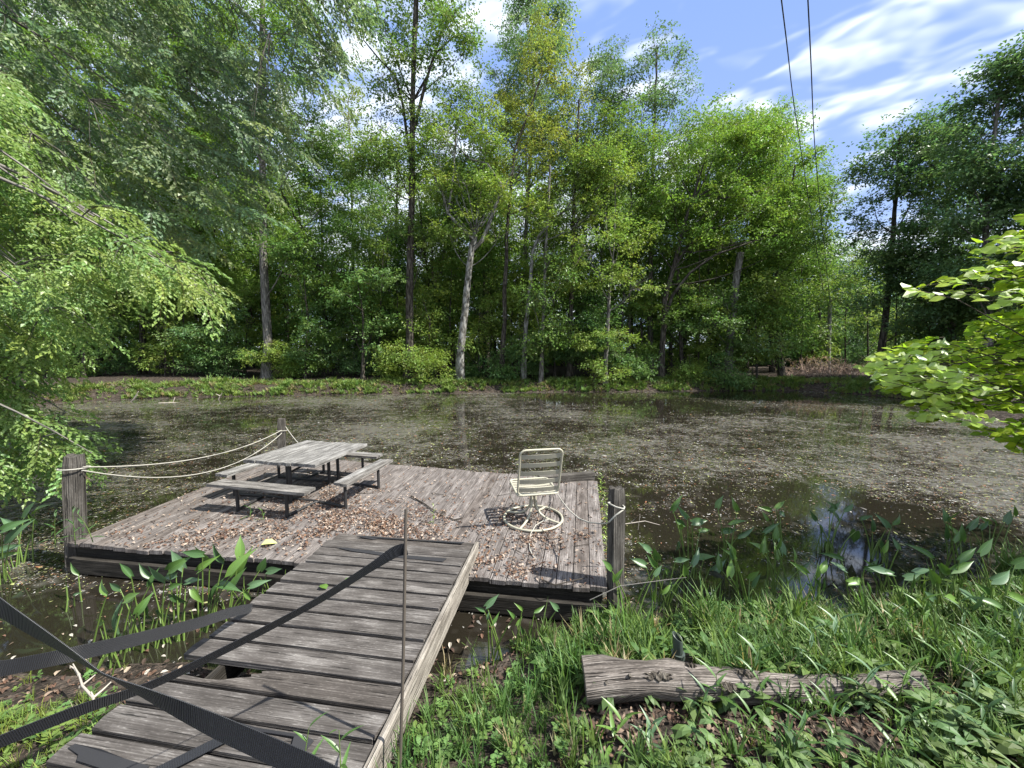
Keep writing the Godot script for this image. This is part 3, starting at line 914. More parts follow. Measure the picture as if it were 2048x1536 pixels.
	tree("tree", "tallest dark tree with grey trunk at the right edge", "", trunk_px([[1980, 720], [1978, 640], [1972, 480], [1980, 330], [2000, 160]], 17.0), 0.17, 0.05,
		[[at(2030, 150, 17.0), Vector3(1.1, 0.9, 1.1)], [at(1990, 200, 17.0), Vector3(1.1, 0.8, 1.1)], [at(2060, 240, 17.0), Vector3(1.5, 1.0, 1.3)], [at(1960, 270, 17.0), Vector3(1.2, 0.7, 1.1)], [at(2020, 320, 16.6), Vector3(1.5, 0.8, 1.3)], [at(1940, 360, 16.8), Vector3(1.3, 0.7, 1.2)], [at(2070, 400, 16.8), Vector3(1.5, 0.9, 1.3)], [at(1990, 440, 16.5), Vector3(1.4, 0.6, 1.2)], [at(1900, 430, 16.8), Vector3(1.1, 0.6, 1.1)], [at(2060, 520, 16.6), Vector3(1.4, 0.8, 1.2)], [at(1930, 540, 16.6), Vector3(1.2, 0.6, 1.1)], [at(2010, 590, 16.5), Vector3(1.2, 0.6, 1.0)]], DEEP, 1.8, M.bark_grey)
	tree("tree", "short dark tree low on the right shore behind the lime shrub", "", trunk_px([[1910, 735], [1906, 640], [1900, 560]], 19.0), 0.14, 0.05, [[at(1900, 520, 19.0), Vector3(1.5, 0.9, 1.4)], [at(1860, 600, 19.0), Vector3(1.4, 0.8, 1.3)], [at(1930, 640, 19.0), Vector3(1.4, 0.8, 1.3)], [at(1990, 680, 18.6), Vector3(1.6, 0.8, 1.4)], [at(1880, 700, 18.8), Vector3(1.4, 0.8, 1.3)], [at(2070, 640, 18.0), Vector3(1.6, 1.2, 1.4)]], Color(0.09, 0.16, 0.04), 1.1, M.bark_dark)

	tree("tree", "dark tree filling the right shore between its two tall neighbours", "", trunk_px([[1880, 735], [1884, 600], [1892, 420], [1900, 330]], 20.0), 0.15, 0.05, crown(1895, 95, 280, 700, 20.0, 13), DEEP, 1.5, M.bark_dark)
	tree("tree", "dark tree just beyond the right edge, its boughs at the margin", "", trunk_px([[2110, 720], [2105, 500], [2100, 200]], 16.5), 0.16, 0.05, crown(2110, 110, 60, 640, 16.5, 13), DEEP, 1.5, M.bark_dark)
	tree("tree", "second dark background tree low between pole and right shore trees", "", trunk_px([[1775, 738], [1772, 640], [1765, 560]], 29.0), 0.15, 0.05, crown(1770, 60, 500, 740, 29.0, 9), DEEP, 1.2, M.bark_dark)
	tree("tree", "light green tree filling the wood between golden crown and oak", "", trunk_px([[1255, 745], [1260, 560], [1262, 360]], 25.5), 0.14, 0.05, crown(1255, 100, 260, 560, 25.5, 12), Color(0.18, 0.28, 0.06), 1.0, M.bark_grey)
	tree("tree", "full green tree filling the wood behind the pale forked trunk", "", trunk_px([[970, 745], [968, 560], [960, 330]], 27.0), 0.15, 0.05, crown(965, 95, 300, 600, 27.0, 11), GREEN, 1.0, M.bark_dark)
	tree("tree", "full green tree standing behind the oak's right side", "", trunk_px([[1545, 745], [1540, 560], [1530, 360]], 27.0), 0.16, 0.05, crown(1535, 110, 240, 600, 27.0, 13), GREEN, 1.05, M.bark_dark)
	tree("tree", "full green tree standing behind the oak's left side", "", trunk_px([[1420, 745], [1418, 560], [1412, 360]], 27.5), 0.16, 0.05, crown(1415, 105, 235, 600, 27.5, 13), Color(0.195, 0.310, 0.055), 1.05, M.bark_dark)
	tree("tree", "green tree standing low behind the sparse pale yellow tree", "", trunk_px([[742, 745], [740, 560], [736, 420]], 31.0), 0.14, 0.05, crown(735, 85, 330, 640, 31.0, 11), Color(0.16, 0.28, 0.085), 1.0, M.bark_dark)
	tree("tree", "green tree standing behind the leaning dark tree's left side", "", trunk_px([[648, 745], [646, 560], [640, 360]], 30.0), 0.14, 0.05, crown(640, 80, 270, 620, 30.0, 11), GREEN, 1.0, M.bark_dark)
	tree("tree", "green tree low between tallest dark trunk and pale forked one", "", trunk_px([[862, 745], [866, 600], [864, 470]], 28.5), 0.12, 0.05, crown(862, 70, 400, 660, 28.5, 9), LIME, 1.0, M.bark_dark)
	# ---- saplings and second-growth trees in the shade of the row: thin trunks, flat layers of leaves
	var spots := [[40, 22.5], [110, 23.5], [165, 21.8], [225, 24.5], [330, 22.5], [365, 24.5], [450, 23.0], [490, 25.5], [575, 26.5], [610, 22.6], [690, 25.0], [725, 22.2], [760, 24.5], [795, 26.0], [855, 23.4], [870, 26.5], [905, 25.0], [958, 24.0], [980, 26.5], [1025, 25.0], [1110, 24.2], [1165, 25.5], [1190, 23.6], [1245, 24.2], [1285, 25.4], [1345, 25.5], [1395, 23.8], [1425, 25.0], [1490, 24.6], [1515, 23.2], [1600, 25.8], [1625, 27.5], [1690, 30.0], [1735, 27.0], [1790, 22.0], [1840, 20.5], [2000, 19.5], [2090, 17.5]]
	for s in spots:
		var d: float = s[1]
		var px: float = s[0]
		var top := R(470, 620)
		var lob := []
		for k in 6:
			var y := lerpf(715, top - 20, (k + 0.5) / 6.0)
			lob.append([at(px + R(-34, 34), y, d + R(-0.9, 0.9)), Vector3(R(0.75, 1.3), R(0.35, 0.6), R(0.7, 1.2))])
		tree("sapling", placed_label("thin young tree", px), "saplings along the far bank", trunk_px([[px, 755], [px + R(-6, 6), 640], [px + R(-12, 12), top]], d), R(0.05, 0.11), 0.015, lob, [GREEN, LIME, LIME, Color(0.15, 0.26, 0.075)][rng.randi() % 4], 0.8, M.bark_dark)
	# ---- bushes at the foot of the wood
	for k in 44:
		var px := -60.0 + k * 42.0 + R(-16, 16)
		if px > 1580 and px < 1735:
			continue
		var d := R(21.9, 23.6) if px < 1600 else R(19.5, 22.5)
		if px > 1750:
			d = 27.0 - (px - 1750) * 0.025
		var b := at(px, 745, d)
		b.y = height(b.x, b.z)
		var lob := []
		if k % 5 == 3:
			continue
		var big := R(0.55, 1.45)
		for q in 4:
			lob.append([b + Vector3(R(-0.9, 0.9), R(0.3, 1.9), R(-0.6, 0.6)) * big, Vector3(R(0.55, 1.0), R(0.3, 0.6), R(0.6, 0.9)) * big])
		tree("bush", placed_label("leafy green bush", px), "bushes along the far bank", PackedVector3Array([b, b + Vector3(0.1, 0.9, 0), b + Vector3(-0.05, 1.6, 0.1)]), 0.03, 0.01, lob, [GREEN, Color(0.14, 0.25, 0.075), LIME, Color(0.15, 0.26, 0.09)][rng.randi() % 4], 0.9, M.bark_dark, [], 0.75, "bush")
	# ---- trees deeper in the wood: copies of three
	var protos := []
	for k in 3:
		var b := Vector3(-40.0 + k * 9.0, 0.7, -34.0)
		b.y = height(b.x, b.z)
		var lob := []
		for q in 16:
			var t := (q + 0.5) / 16.0
			lob.append([b + Vector3(R(-2.2, 2.2), lerpf(2.5, 15.0, t), R(-2.0, 2.0)), Vector3(R(1.2, 1.9), R(0.8, 1.3), R(1.2, 1.9))])
		protos.append(tree("wood_tree", "tree standing deep in the wood behind the front row", "trees deep in the wood", PackedVector3Array([b, b + Vector3(R(-0.3, 0.3), 7, 0), b + Vector3(R(-0.8, 0.8), 15.5, 0)]), 0.18, 0.05, lob, [GREEN, LIME, Color(0.15, 0.26, 0.075)][k], 0.55, M.bark_dark))
	for k in 56:
		var o: Node3D = protos[k % 3].duplicate()
		o.name = numbered("wood_tree")
		add_child(o)
		var d := R(27.5, 42.0)
		var px := -150.0 + k * 34.0 + R(-25, 25)
		var p := at(px, 740, d)
		p.y = height(p.x, p.z) - 0.1
		o.position = p
		o.rotation.y = R(0, TAU)
		if px > 1560:
			o.queue_free()
			continue
		var s := R(0.85, 1.2) * d / 33.0
		if px > 590 and px < 800:
			s = R(0.55, 0.75)
		if px > 1600:
			s = R(0.45, 0.62)
		o.scale = Vector3(s, s, s)
	# ---- the mass of leaves far behind, nothing to tell apart
	var far := Many.new()
	for k in 8000:
		var d := R(36, 56)
		var px := R(-200, 2250)
		var hmax := 11.0 if px < 1500 else 8.0
		var y := pow(rng.randf(), 1.3) * hmax
		var p := at(px, 700, d)
		p.y = 0.7 + y
		far.add(Transform3D(spin(R(0, TAU), R(-0.5, 0.5), R(-0.5, 0.5), R(1.5, 2.6)), p), leafcol((LIME if k % 3 == 0 else GREEN) if px < 1500 else DEEP))
	tag(many("far_wood", LEAF.far1, far), "green depth of the wood seen between the trunks", "wood", "", "stuff")

# ---------------------------------------------------------------- the near trees whose branches hang in from the left
func spots_in(poly: PackedVector2Array, n: int, d0: float, d1: float, gap: float) -> PackedVector3Array:
	var lo := Vector2(1e9, 1e9)
	var hi := -lo
	for p in poly:
		lo = lo.min(p)
		hi = hi.max(p)
	var out := PackedVector3Array()
	var tries := 0
	while out.size() < n and tries < n * 30:
		tries += 1
		var q := Vector2(R(lo.x, hi.x), R(lo.y, hi.y))
		if not Geometry2D.is_point_in_polygon(q, poly):
			continue
		var p := at(q.x, q.y, R(d0, d1))
		if nz.get_noise_3dv(p * 55.0) < gap:
			continue
		out.append(p)
	return out

func hanging_tree(label: String, base: Vector3, h: float, poly: PackedVector2Array, n: int, d0: float, d1: float, col: Color, col2: Color, gap: float, bend: Vector3, size: float) -> void:
	base.y = height(base.x, base.z)
	var root := thing("near_tree", label, "tree", base)
	var mb := MB.new()
	var top := Vector3(0.4, h, -0.3)
	var tp := curve(Vector3(0, -0.3, 0), top, Vector3(0.3, 0, 0), 8)
	mb.tube(tp, taper(0.22, 0.05, 8), 9, false, 1.0, 0.08)
	var ps := spots_in(poly, n, d0, d1, gap)
	var sets := [Many.new(), Many.new(), Many.new(), Many.new()]
	# boughs run out to some of the leaves, twigs hang from the boughs
	var boughs := []
	for k in 30:
		var e: Vector3 = ps[(k * 37) % ps.size()] - base
		var f := clampf(e.y / h + 0.22, 0.25, 0.96)
		var a := tp[0].lerp(top, f)
		var c := curve(a, e, Vector3(0, 0.11 * a.distance_to(e), 0), 10)
		boughs.append(c)
		mb.tube(c, taper(0.035, 0.005, 10), 5, false)
	for p in ps:
		var lp: Vector3 = p - base
		var best := Vector3.ZERO
		var bd := 1e9
		for c in boughs:
			for i in range(3, 11):
				var dd: float = c[i].distance_squared_to(lp)
				if c[i].y < lp.y - 0.2:
					dd += 1.5
				if dd < bd:
					bd = dd
					best = c[i]
		if bd < 2.2 and bd > 0.09 and rng.randf() < 0.35:
			mb.tube(curve(best, lp, Vector3(0, 0.12 * sqrt(bd), 0), 3), taper(0.007, 0.0025, 3), 3, false)
		var yaw := atan2(-bend.z, bend.x) + R(-0.9, 0.9)
		var cc := col.lerp(col2, clampf(0.5 + nz.get_noise_3dv(p * 22.0) * 1.6, 0, 1))
		sets[rng.randi() % 4].add(Transform3D(Basis(Vector3.UP, yaw) * Basis(Vector3.BACK, R(-0.55, 0.25)) * Basis(Vector3.RIGHT, R(-0.5, 0.5)) * Basis.from_scale(Vector3.ONE * size * R(0.75, 1.25)), lp - bend * 0.36 * size), leafcol(cc, 0.22))
	part("trunk", mb, M.bark_grey, root, true)
	for k in 4:
		tag(many("crown", LEAF["near%d" % k], sets[k], root), "", "", "", "stuff")

func make_near_trees() -> void:
	hanging_tree("near tree on the left whose grey-green twigs fill the upper left", Vector3(-10.2, 0, -6.2), 12.5, PackedVector2Array([Vector2(-260, -260), Vector2(770, -260), Vector2(742, 40), Vector2(705, 110), Vector2(655, 160), Vector2(620, 260), Vector2(560, 330), Vector2(520, 430), Vector2(440, 500), Vector2(330, 470), Vector2(120, 350), Vector2(-260, 150)]), 1750, 6.2, 9.8, Color(0.20, 0.275, 0.165), Color(0.235, 0.325, 0.145), 0.0, Vector3(1, 0, 0.25), 1.1)
	hanging_tree("near tree at the left edge with bright leaves hanging to the water", Vector3(-7.6, 0, -3.2), 7.5, PackedVector2Array([Vector2(-260, 60), Vector2(40, 130), Vector2(90, 320), Vector2(250, 420), Vector2(400, 520), Vector2(455, 590), Vector2(430, 600), Vector2(310, 545), Vector2(200, 580), Vector2(225, 680), Vector2(190, 680), Vector2(120, 700), Vector2(110, 790), Vector2(180, 880), Vector2(215, 925), Vector2(60, 945), Vector2(-260, 955)]), 1250, 4.3, 6.6, Color(0.21, 0.33, 0.10), Color(0.29, 0.40, 0.12), 0.0, Vector3(1, 0, 0.2), 0.8)

# ---------------------------------------------------------------- shrub at the right edge
func make_right_shrub() -> void:
	var base := Vector3(6.3, 0, -3.3)
	base.y = height(base.x, base.z)
	var root := thing("lime_shrub", "lime green round-leaved shrub reaching in from the right edge", "shrub", base)
	var areas := [
		[PackedVector2Array([Vector2(1725, 735), Vector2(1790, 695), Vector2(1880, 680), Vector2(1960, 640), Vector2(2180, 570), Vector2(2180, 960), Vector2(2040, 905), Vector2(1930, 870), Vector2(1820, 850), Vector2(1800, 790), Vector2(1760, 780)]), 430, 2.9, 4.2],
		[PackedVector2Array([Vector2(1790, 575), Vector2(1850, 530), Vector2(1900, 560), Vector2(1980, 440), Vector2(2180, 400), Vector2(2180, 640), Vector2(2030, 640), Vector2(1950, 590), Vector2(1880, 600)]), 80, 2.7, 3.6],
		[PackedVector2Array([Vector2(2180, 380), Vector2(2420, 330), Vector2(2600, 520), Vector2(2560, 900), Vector2(2180, 960)]), 130, 3.0, 4.3]]
	var br := MB.new()
	var stems := []
	for k in 5:
		var e := Vector3(R(-0.5, 0.3), R(1.6, 3.2), R(-0.6, 0.6))
		var c := curve(Vector3(R(-0.1, 0.1), -0.1, R(-0.1, 0.1)), e, Vector3(-0.1, 0.1, 0), 6)
		stems.append(c)
		br.tube(c, taper(0.035, 0.012, 6), 6, false)
	var rest := [Many.new(), Many.new(), Many.new()]
	var leaves := []
	for a in areas:
		for p in spots_in(a[0], a[1], a[2], a[3], -0.22):
			# a twig runs from the right towards p, leaves alternate along it
			var e: Vector3 = p - base
			var from := e + Vector3(R(0.35, 0.6), R(-0.12, 0.12), R(-0.2, 0.2))
			var tw := curve(from, e, Vector3(0, R(-0.02, 0.05), 0), 6)
			br.tube(tw, taper(0.005, 0.002, 6), 3, false)
			if rng.randf() < 0.16:
				var s: PackedVector3Array = stems[rng.randi() % 5]
				br.tube(curve(s[rng.randi_range(3, 6)], from, Vector3(0, R(0.0, 0.12), 0), 6), taper(0.011, 0.0035, 6), 4, false)
			for i in range(0, 7):
				for side in [-1.0, 1.0]:
					if rng.randf() < 0.34:
						continue
					var dir := Vector3(R(-1.0, -0.2), R(-0.35, 0.3), side * R(0.4, 1.0)).normalized()
					var up := Vector3(R(-1.0, 0.35), R(0.4, 1.0), R(-0.1, 1.1)).normalized()
					var l := R(0.055, 0.10)
					var sd := dir.cross(up).normalized()
					var b := Basis(dir, sd.cross(dir).normalized(), sd) * Basis.from_scale(Vector3.ONE * l)
					leaves.append([tw[i], b, leafcol(Color(0.29, 0.41, 0.028), 0.25), rng.randi() % 3])
	part("branch", br, M.twig, root, true)
	# the 300 that show largest are leaves of their own
	leaves.sort_custom(func(a, b): return (a[0] + base - EYE).length() < (b[0] + base - EYE).length())
	var tones := []
	for k in 6:
		var mm: StandardMaterial3D = M.leaf_lime.duplicate()
		mm.vertex_color_use_as_albedo = false
		var c := leafcol(Color(0.29, 0.41, 0.028), 0.22)
		mm.albedo_color = lin(c.r, c.g, c.b)
		tones.append(mm)
	var own := 0
	for k in leaves.size():
		var l: Array = leaves[k]
		var seen_at: Vector3 = l[0] + base
		if own < 300 and seen_at.x < -seen_at.z * 1.34:
			var o := put("leaf", LEAF["round%d" % l[3]], root, Transform3D(l[1], l[0]))
			o.material_override = tones[k % 6]
			own += 1
		else:
			rest[l[3]].add(Transform3D(l[1], l[0]), l[2])
	for k in 3:
		tag(many("foliage", LEAF["round%d" % k], rest[k], root), "", "", "", "stuff")

# ---------------------------------------------------------------- the deck, its posts and ropes
var deck := []  # near left, near right, far right, far left

func deck_at(u: float, v: float) -> Vector3:
	return deck[0].lerp(deck[1], u).lerp(deck[3].lerp(deck[2], u), v)

func make_deck() -> void:
	deck = [on(132, 1087, 0.3), on(1215, 1178, 0.3), on(1195, 962, 0.3), on(559, 911, 0.3)]
	var base: Vector3 = (deck[0] + deck[1] + deck[2] + deck[3]) / 4.0
	base.y = 0.0
	var root := thing("floating_deck", "weathered purplish plank deck standing over the pond", "deck", base)
	var n := 38
	for k in n:
		var mb := MB.new()
		var u0 := (k + 0.02) / n
		var u1 := (k + 1 - 0.02) / n
		var f0 := R(-0.006, 0.006)
		var f1 := 1.0 + R(-0.004, 0.004)
		var dy := R(-0.003, 0.003)
		var a := deck_at(u0, f0) - base
		var b := deck_at(u1, f0 + R(-0.003, 0.003)) - base
		var c := deck_at(u1, f1) - base
		var d := deck_at(u0, f1) - base
		var th := Vector3(0, -0.036, 0)
		var bev := 0.004
		var ll := a.distance_to(d)
		var off := Vector2(R(0, 9), R(0, 9))
		var lift := Vector3(0, dy, 0)
		var s := (b - a).normalized() * bev
		var dn := Vector3(0, -bev, 0)
		var w := a.distance_to(b)
		# worn along its length: a few cross-sections that dip a little
		var m := 8
		for q in m:
			var t0 := float(q) / m
			var t1 := float(q + 1) / m
			var z0 := Vector3(0, 0.004 * sin(t0 * 9.0 + k * 2.1), 0) + lift
			var z1 := Vector3(0, 0.004 * sin(t1 * 9.0 + k * 2.1), 0) + lift
			var p00 := a.lerp(d, t0) + z0
			var p01 := a.lerp(d, t1) + z1
			var p10 := b.lerp(c, t0) + z0
			var p11 := b.lerp(c, t1) + z1
			mb.face(p00 + s, p10 - s, p11 - s, p01 + s, Vector3.UP, off + Vector2(ll * t0, 0), off + Vector2(ll * t0, w), off + Vector2(ll * t1, w), off + Vector2(ll * t1, 0))
			mb.face(p00 + dn, p00 + s, p01 + s, p01 + dn, Vector3(-1, 1, 0), off + Vector2(ll * t0, 0.9), off + Vector2(ll * t0, 0.91), off + Vector2(ll * t1, 0.91), off + Vector2(ll * t1, 0.9))
			mb.face(p10 + dn, p10 - s, p11 - s, p11 + dn, Vector3(1, 1, 0), off + Vector2(ll * t0, 0.8), off + Vector2(ll * t0, 0.81), off + Vector2(ll * t1, 0.81), off + Vector2(ll * t1, 0.8))
			mb.face(p00 + dn, p01 + dn, p01 + th, p00 + th, Vector3.LEFT, off + Vector2(ll * t0, 0.9), off + Vector2(ll * t1, 0.9), off + Vector2(ll * t1, 0.93), off + Vector2(ll * t0, 0.93))
			mb.face(p10 + dn, p11 + dn, p11 + th, p10 + th, Vector3.RIGHT, off + Vector2(ll * t0, 0.8), off + Vector2(ll * t1, 0.8), off + Vector2(ll * t1, 0.83), off + Vector2(ll * t0, 0.83))
		mb.face(a + dn + lift, b + dn + lift, b + th + lift, a + th + lift, Vector3.BACK, off, off + Vector2(0.02, w), off + Vector2(0.05, w), off + Vector2(0.05, 0))
		mb.face(a + dn + lift, a + s + lift, b - s + lift, b + dn + lift, Vector3(0, 1, 1), off, off, off + Vector2(0.05, w), off + Vector2(0.05, 0))
		mb.face(d + dn + lift, c + dn + lift, c + th + lift, d + th + lift, Vector3.FORWARD, off, off + Vector2(0.02, w), off + Vector2(0.05, w), off + Vector2(0.05, 0))
		part("plank", mb, M.deck_tones[rng.randi() % 3], root)
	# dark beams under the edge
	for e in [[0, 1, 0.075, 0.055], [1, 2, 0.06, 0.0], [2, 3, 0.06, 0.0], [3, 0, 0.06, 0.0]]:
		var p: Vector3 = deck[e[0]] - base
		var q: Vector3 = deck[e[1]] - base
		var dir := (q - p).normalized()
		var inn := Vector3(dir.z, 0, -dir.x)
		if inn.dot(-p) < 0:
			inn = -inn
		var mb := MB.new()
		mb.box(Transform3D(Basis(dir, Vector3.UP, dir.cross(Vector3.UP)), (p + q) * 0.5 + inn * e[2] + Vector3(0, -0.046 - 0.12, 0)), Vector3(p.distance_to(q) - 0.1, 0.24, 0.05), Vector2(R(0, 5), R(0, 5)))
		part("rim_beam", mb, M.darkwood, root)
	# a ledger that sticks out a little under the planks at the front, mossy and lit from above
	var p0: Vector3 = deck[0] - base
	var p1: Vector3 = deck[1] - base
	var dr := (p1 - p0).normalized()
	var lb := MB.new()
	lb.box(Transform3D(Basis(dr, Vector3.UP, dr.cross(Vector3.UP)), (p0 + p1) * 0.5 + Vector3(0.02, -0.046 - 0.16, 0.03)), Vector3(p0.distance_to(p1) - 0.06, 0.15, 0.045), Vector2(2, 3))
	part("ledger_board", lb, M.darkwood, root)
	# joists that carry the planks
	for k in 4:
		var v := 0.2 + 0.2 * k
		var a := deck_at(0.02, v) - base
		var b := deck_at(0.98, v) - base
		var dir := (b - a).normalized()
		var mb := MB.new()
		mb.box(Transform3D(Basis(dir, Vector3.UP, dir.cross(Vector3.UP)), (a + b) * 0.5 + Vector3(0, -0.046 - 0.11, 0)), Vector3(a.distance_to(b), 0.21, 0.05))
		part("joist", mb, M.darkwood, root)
	# the squared timber lying along the back right corner
	var tm := thing("loose_timber", "grey squared timber lying at the back right corner of the deck", "timber", on(1135, 962, 0.3))
	var ta := on(1078, 967, 0.3) - tm.position
	var tb := on(1187, 958, 0.3) - tm.position
	var td := (tb - ta).normalized()
	var tmb := MB.new()
	tmb.box(Transform3D(Basis(td, Vector3.UP, td.cross(Vector3.UP)), (ta + tb) * 0.5 + Vector3(0, 0.062, 0)), Vector3(ta.distance_to(tb), 0.115, 0.10), Vector2(1, 1), 0.012)
	part("timber", tmb, M.post, tm)

func post(label: String, foot: Vector3, top: Vector3, w: float, yaw: float) -> void:
	var root := thing("dock_post", label, "post", foot)
	var mb := MB.new()
	var up := (top - foot).normalized()
	var l := top.distance_to(foot)
	var x := Vector3(cos(yaw), 0, -sin(yaw))
	var z := x.cross(up).normalized()
	x = up.cross(z).normalized()
	# square with eased edges and a worn, uneven head
	var sec := []
	for k in 12:
		var a := TAU * (k + 0.5) / 12
		var r := 1.0 / pow(pow(absf(cos(a)), 7.0) + pow(absf(sin(a)), 7.0), 1.0 / 7.0)
		sec.append(Vector2(cos(a), sin(a)) * r * w * 0.5)
	var steps := [-0.6, 0.0, 0.25, 0.5, 0.75, 0.93, 1.0]
	var rows := []
	for i in steps.size():
		var row := []
		for k in 13:
			var p: Vector2 = sec[k % 12]
			var rr := 1.0 + 0.05 * sin(k * 2.4 + i * 1.3) * (1.0 if steps[i] > 0.7 else 0.4)
			if i == steps.size() - 1:
				rr *= 0.9
			var h: float = steps[i] * l + (0.012 * sin(k * 1.9) if i == steps.size() - 1 else 0.0)
			var nn := (x * p.x + z * p.y).normalized()
			row.append(mb.vert(up * h + (x * p.x + z * p.y) * rr, Vector2(h, k * w * 0.33), nn))
		rows.append(row)
	for i in rows.size() - 1:
		for k in 12:
			mb.tri(rows[i][k], rows[i + 1][k], rows[i + 1][k + 1], mb.n[rows[i][k]])
			mb.tri(rows[i][k], rows[i + 1][k + 1], rows[i][k + 1], mb.n[rows[i][k]])
	var o := mb.vert(up * l * 1.0, Vector2(0, 0), up)
	for k in 12:
		mb.tri(o, rows[rows.size() - 1][k], rows[rows.size() - 1][k + 1], up)
	part("timber", mb, M.post, root)

func sag(a: Vector3, b: Vector3, s: float, n := 18) -> PackedVector3Array:
	return curve(a, b, Vector3(0, -s, 0), n)

func loop_round(c: Vector3, r: float, tilt: float) -> PackedVector3Array:
	var out := PackedVector3Array()
	for k in 17:
		var a := TAU * k / 16
		out.append(c + Vector3(cos(a) * r, sin(a) * tilt, sin(a) * r))
	return out

func make_posts_and_ropes() -> void:
	var lf := on(148, 1080, 0.28)
	lf.y = 0.0
	var lt := at(148, 911, -lf.z)
	post("square grey post with rope ring at the deck's front left corner", lf + Vector3(0, 0, 0), lt, 0.155, 0.62)
	var rf := on(563, 903, 0.28)
	rf.y = 0.0
	var rt := at(563, 837, -rf.z)
	post("dark narrow post at the deck's far left corner behind the table", rf, rt, 0.14, 0.35)
	var gf := on(1231, 1192, 0.2)
	gf.y = 0.0
	var gt := at(1233, 976, -gf.z + 0.04)
	post("leaning weathered post at the deck's front right corner beside plants", gf, gt, 0.115, 0.3)
	# ropes
	var d1 := -lf.z
	var k1 := at(166, 934, d1 - 0.02)
	var k2 := at(569, 857, -rf.z + 0.05)
	var r1 := thing("rope", "upper of two pale ropes sagging between the left posts", "rope", k1)
	var mb := MB.new()
	var loc := func(p: PackedVector3Array, o: Vector3) -> PackedVector3Array:
		var out := PackedVector3Array()
		for q in p:
			out.append(q - o)
		return out
	mb.tube(loc.call(sag(k1, k2, 0.20), k1), PackedFloat32Array([0.0068]), 6, true)
	mb.tube(loc.call(loop_round(at(148, 936, d1), 0.115, 0.012), k1), PackedFloat32Array([0.0068]), 6, false)
	part("line", mb, M.rope, r1, true)
	var r2 := thing("rope", "lower of two pale ropes sagging between the left posts", "rope", k1 + Vector3(0.01, -0.03, 0.02))
	mb = MB.new()
	mb.tube(loc.call(sag(k1 + Vector3(0.01, -0.03, 0.02), k2 + Vector3(0.01, -0.03, 0), 0.40), r2.position), PackedFloat32Array([0.0068]), 6, true)
	mb.tube(loc.call(loop_round(at(564, 861, -rf.z), 0.10, 0.012), r2.position), PackedFloat32Array([0.0068]), 6, false)
	part("line", mb, M.rope, r2, true)
	# from the far post down over the back of the deck
	var r3 := thing("rope", "pale rope running down from the far post behind the table", "rope", k2)
	mb = MB.new()
	mb.tube(loc.call(sag(at(571, 853, -rf.z + 0.03), on(640, 918, 0.32), 0.10), k2), PackedFloat32Array([0.007]), 5, true)
	part("line", mb, M.rope, r3, true)
	# from the timber past the chair to the right post
	var ga := at(1244, 1014, -gf.z - 0.05)
	var r4 := thing("rope", "pale rope slung from the chair to the right post", "rope", ga)
	mb = MB.new()
	var pts := PackedVector3Array([on(1103, 962, 0.34), on(1106, 972, 0.36), on(1116, 990, 0.42)])
	pts.append_array(PackedVector3Array([at(1126, 1005, 4.05), at(1140, 1022, 3.9), at(1158, 1037, 3.7), at(1178, 1045, 3.5), at(1200, 1047, 3.3), at(1214, 1047, 3.13), at(1219, 1043, 3.0)]))
	mb.tube(loc.call(pts, ga), PackedFloat32Array([0.0068]), 6, true)
	mb.tube(loc.call(PackedVector3Array([at(1219, 1043, 3.0), at(1232, 1030, 2.98), at(1247, 1019, 3.0), at(1249, 1014, 3.08), at(1240, 1006, 3.16), at(1222, 1004, 3.14), at(1216, 1006, 3.06), at(1232, 1014, 2.98), at(1248, 1018, 3.0)]), ga), PackedFloat32Array([0.0068]), 6, true)
	part("line", mb, M.rope, r4, true)
	# a loose cord on the deck before the chair
	var c0 := on(1096, 1042, 0.33)
	var r5 := thing("cord", "loose pale cord curling over the deck before the chair", "cord", c0)
	mb = MB.new()
	mb.tube(loc.call(PackedVector3Array([on(1100, 1038, 0.37), on(1086, 1042, 0.37), on(1072, 1050, 0.35), on(1062, 1066, 0.32), on(1058, 1084, 0.312), on(1060, 1100, 0.312), on(1066, 1112, 0.312), on(1072, 1118, 0.312)]), c0), PackedFloat32Array([0.0055]), 5, true)
	part("line", mb, M.rope, r5, true)
	var r6 := thing("cord", "pale cord hanging below the chair seat's left side", "cord", on(1024, 1005, 0.31))
	mb = MB.new()
	mb.tube(loc.call(PackedVector3Array([at(1020, 965, 4.55), at(1020, 982, 4.58), at(1023, 998, 4.6), on(1028, 1008, 0.312), on(1034, 1016, 0.312)]), r6.position), PackedFloat32Array([0.0055]), 5, true)
	part("line", mb, M.rope, r6, true)

# ---------------------------------------------------------------- gangway
var G0 := Vector3(-0.36, 0.42, -3.60)
var GA := Vector3(-0.147, 0.006, 0.989).normalized()
var GC := Vector3(-0.989, 0, -0.146).normalized()

func gang(s: float, c: float, h := 0.0) -> Vector3:  # s towards the bank, c to the left
	return G0 + GA * s + GC * c + Vector3(0, h, 0)

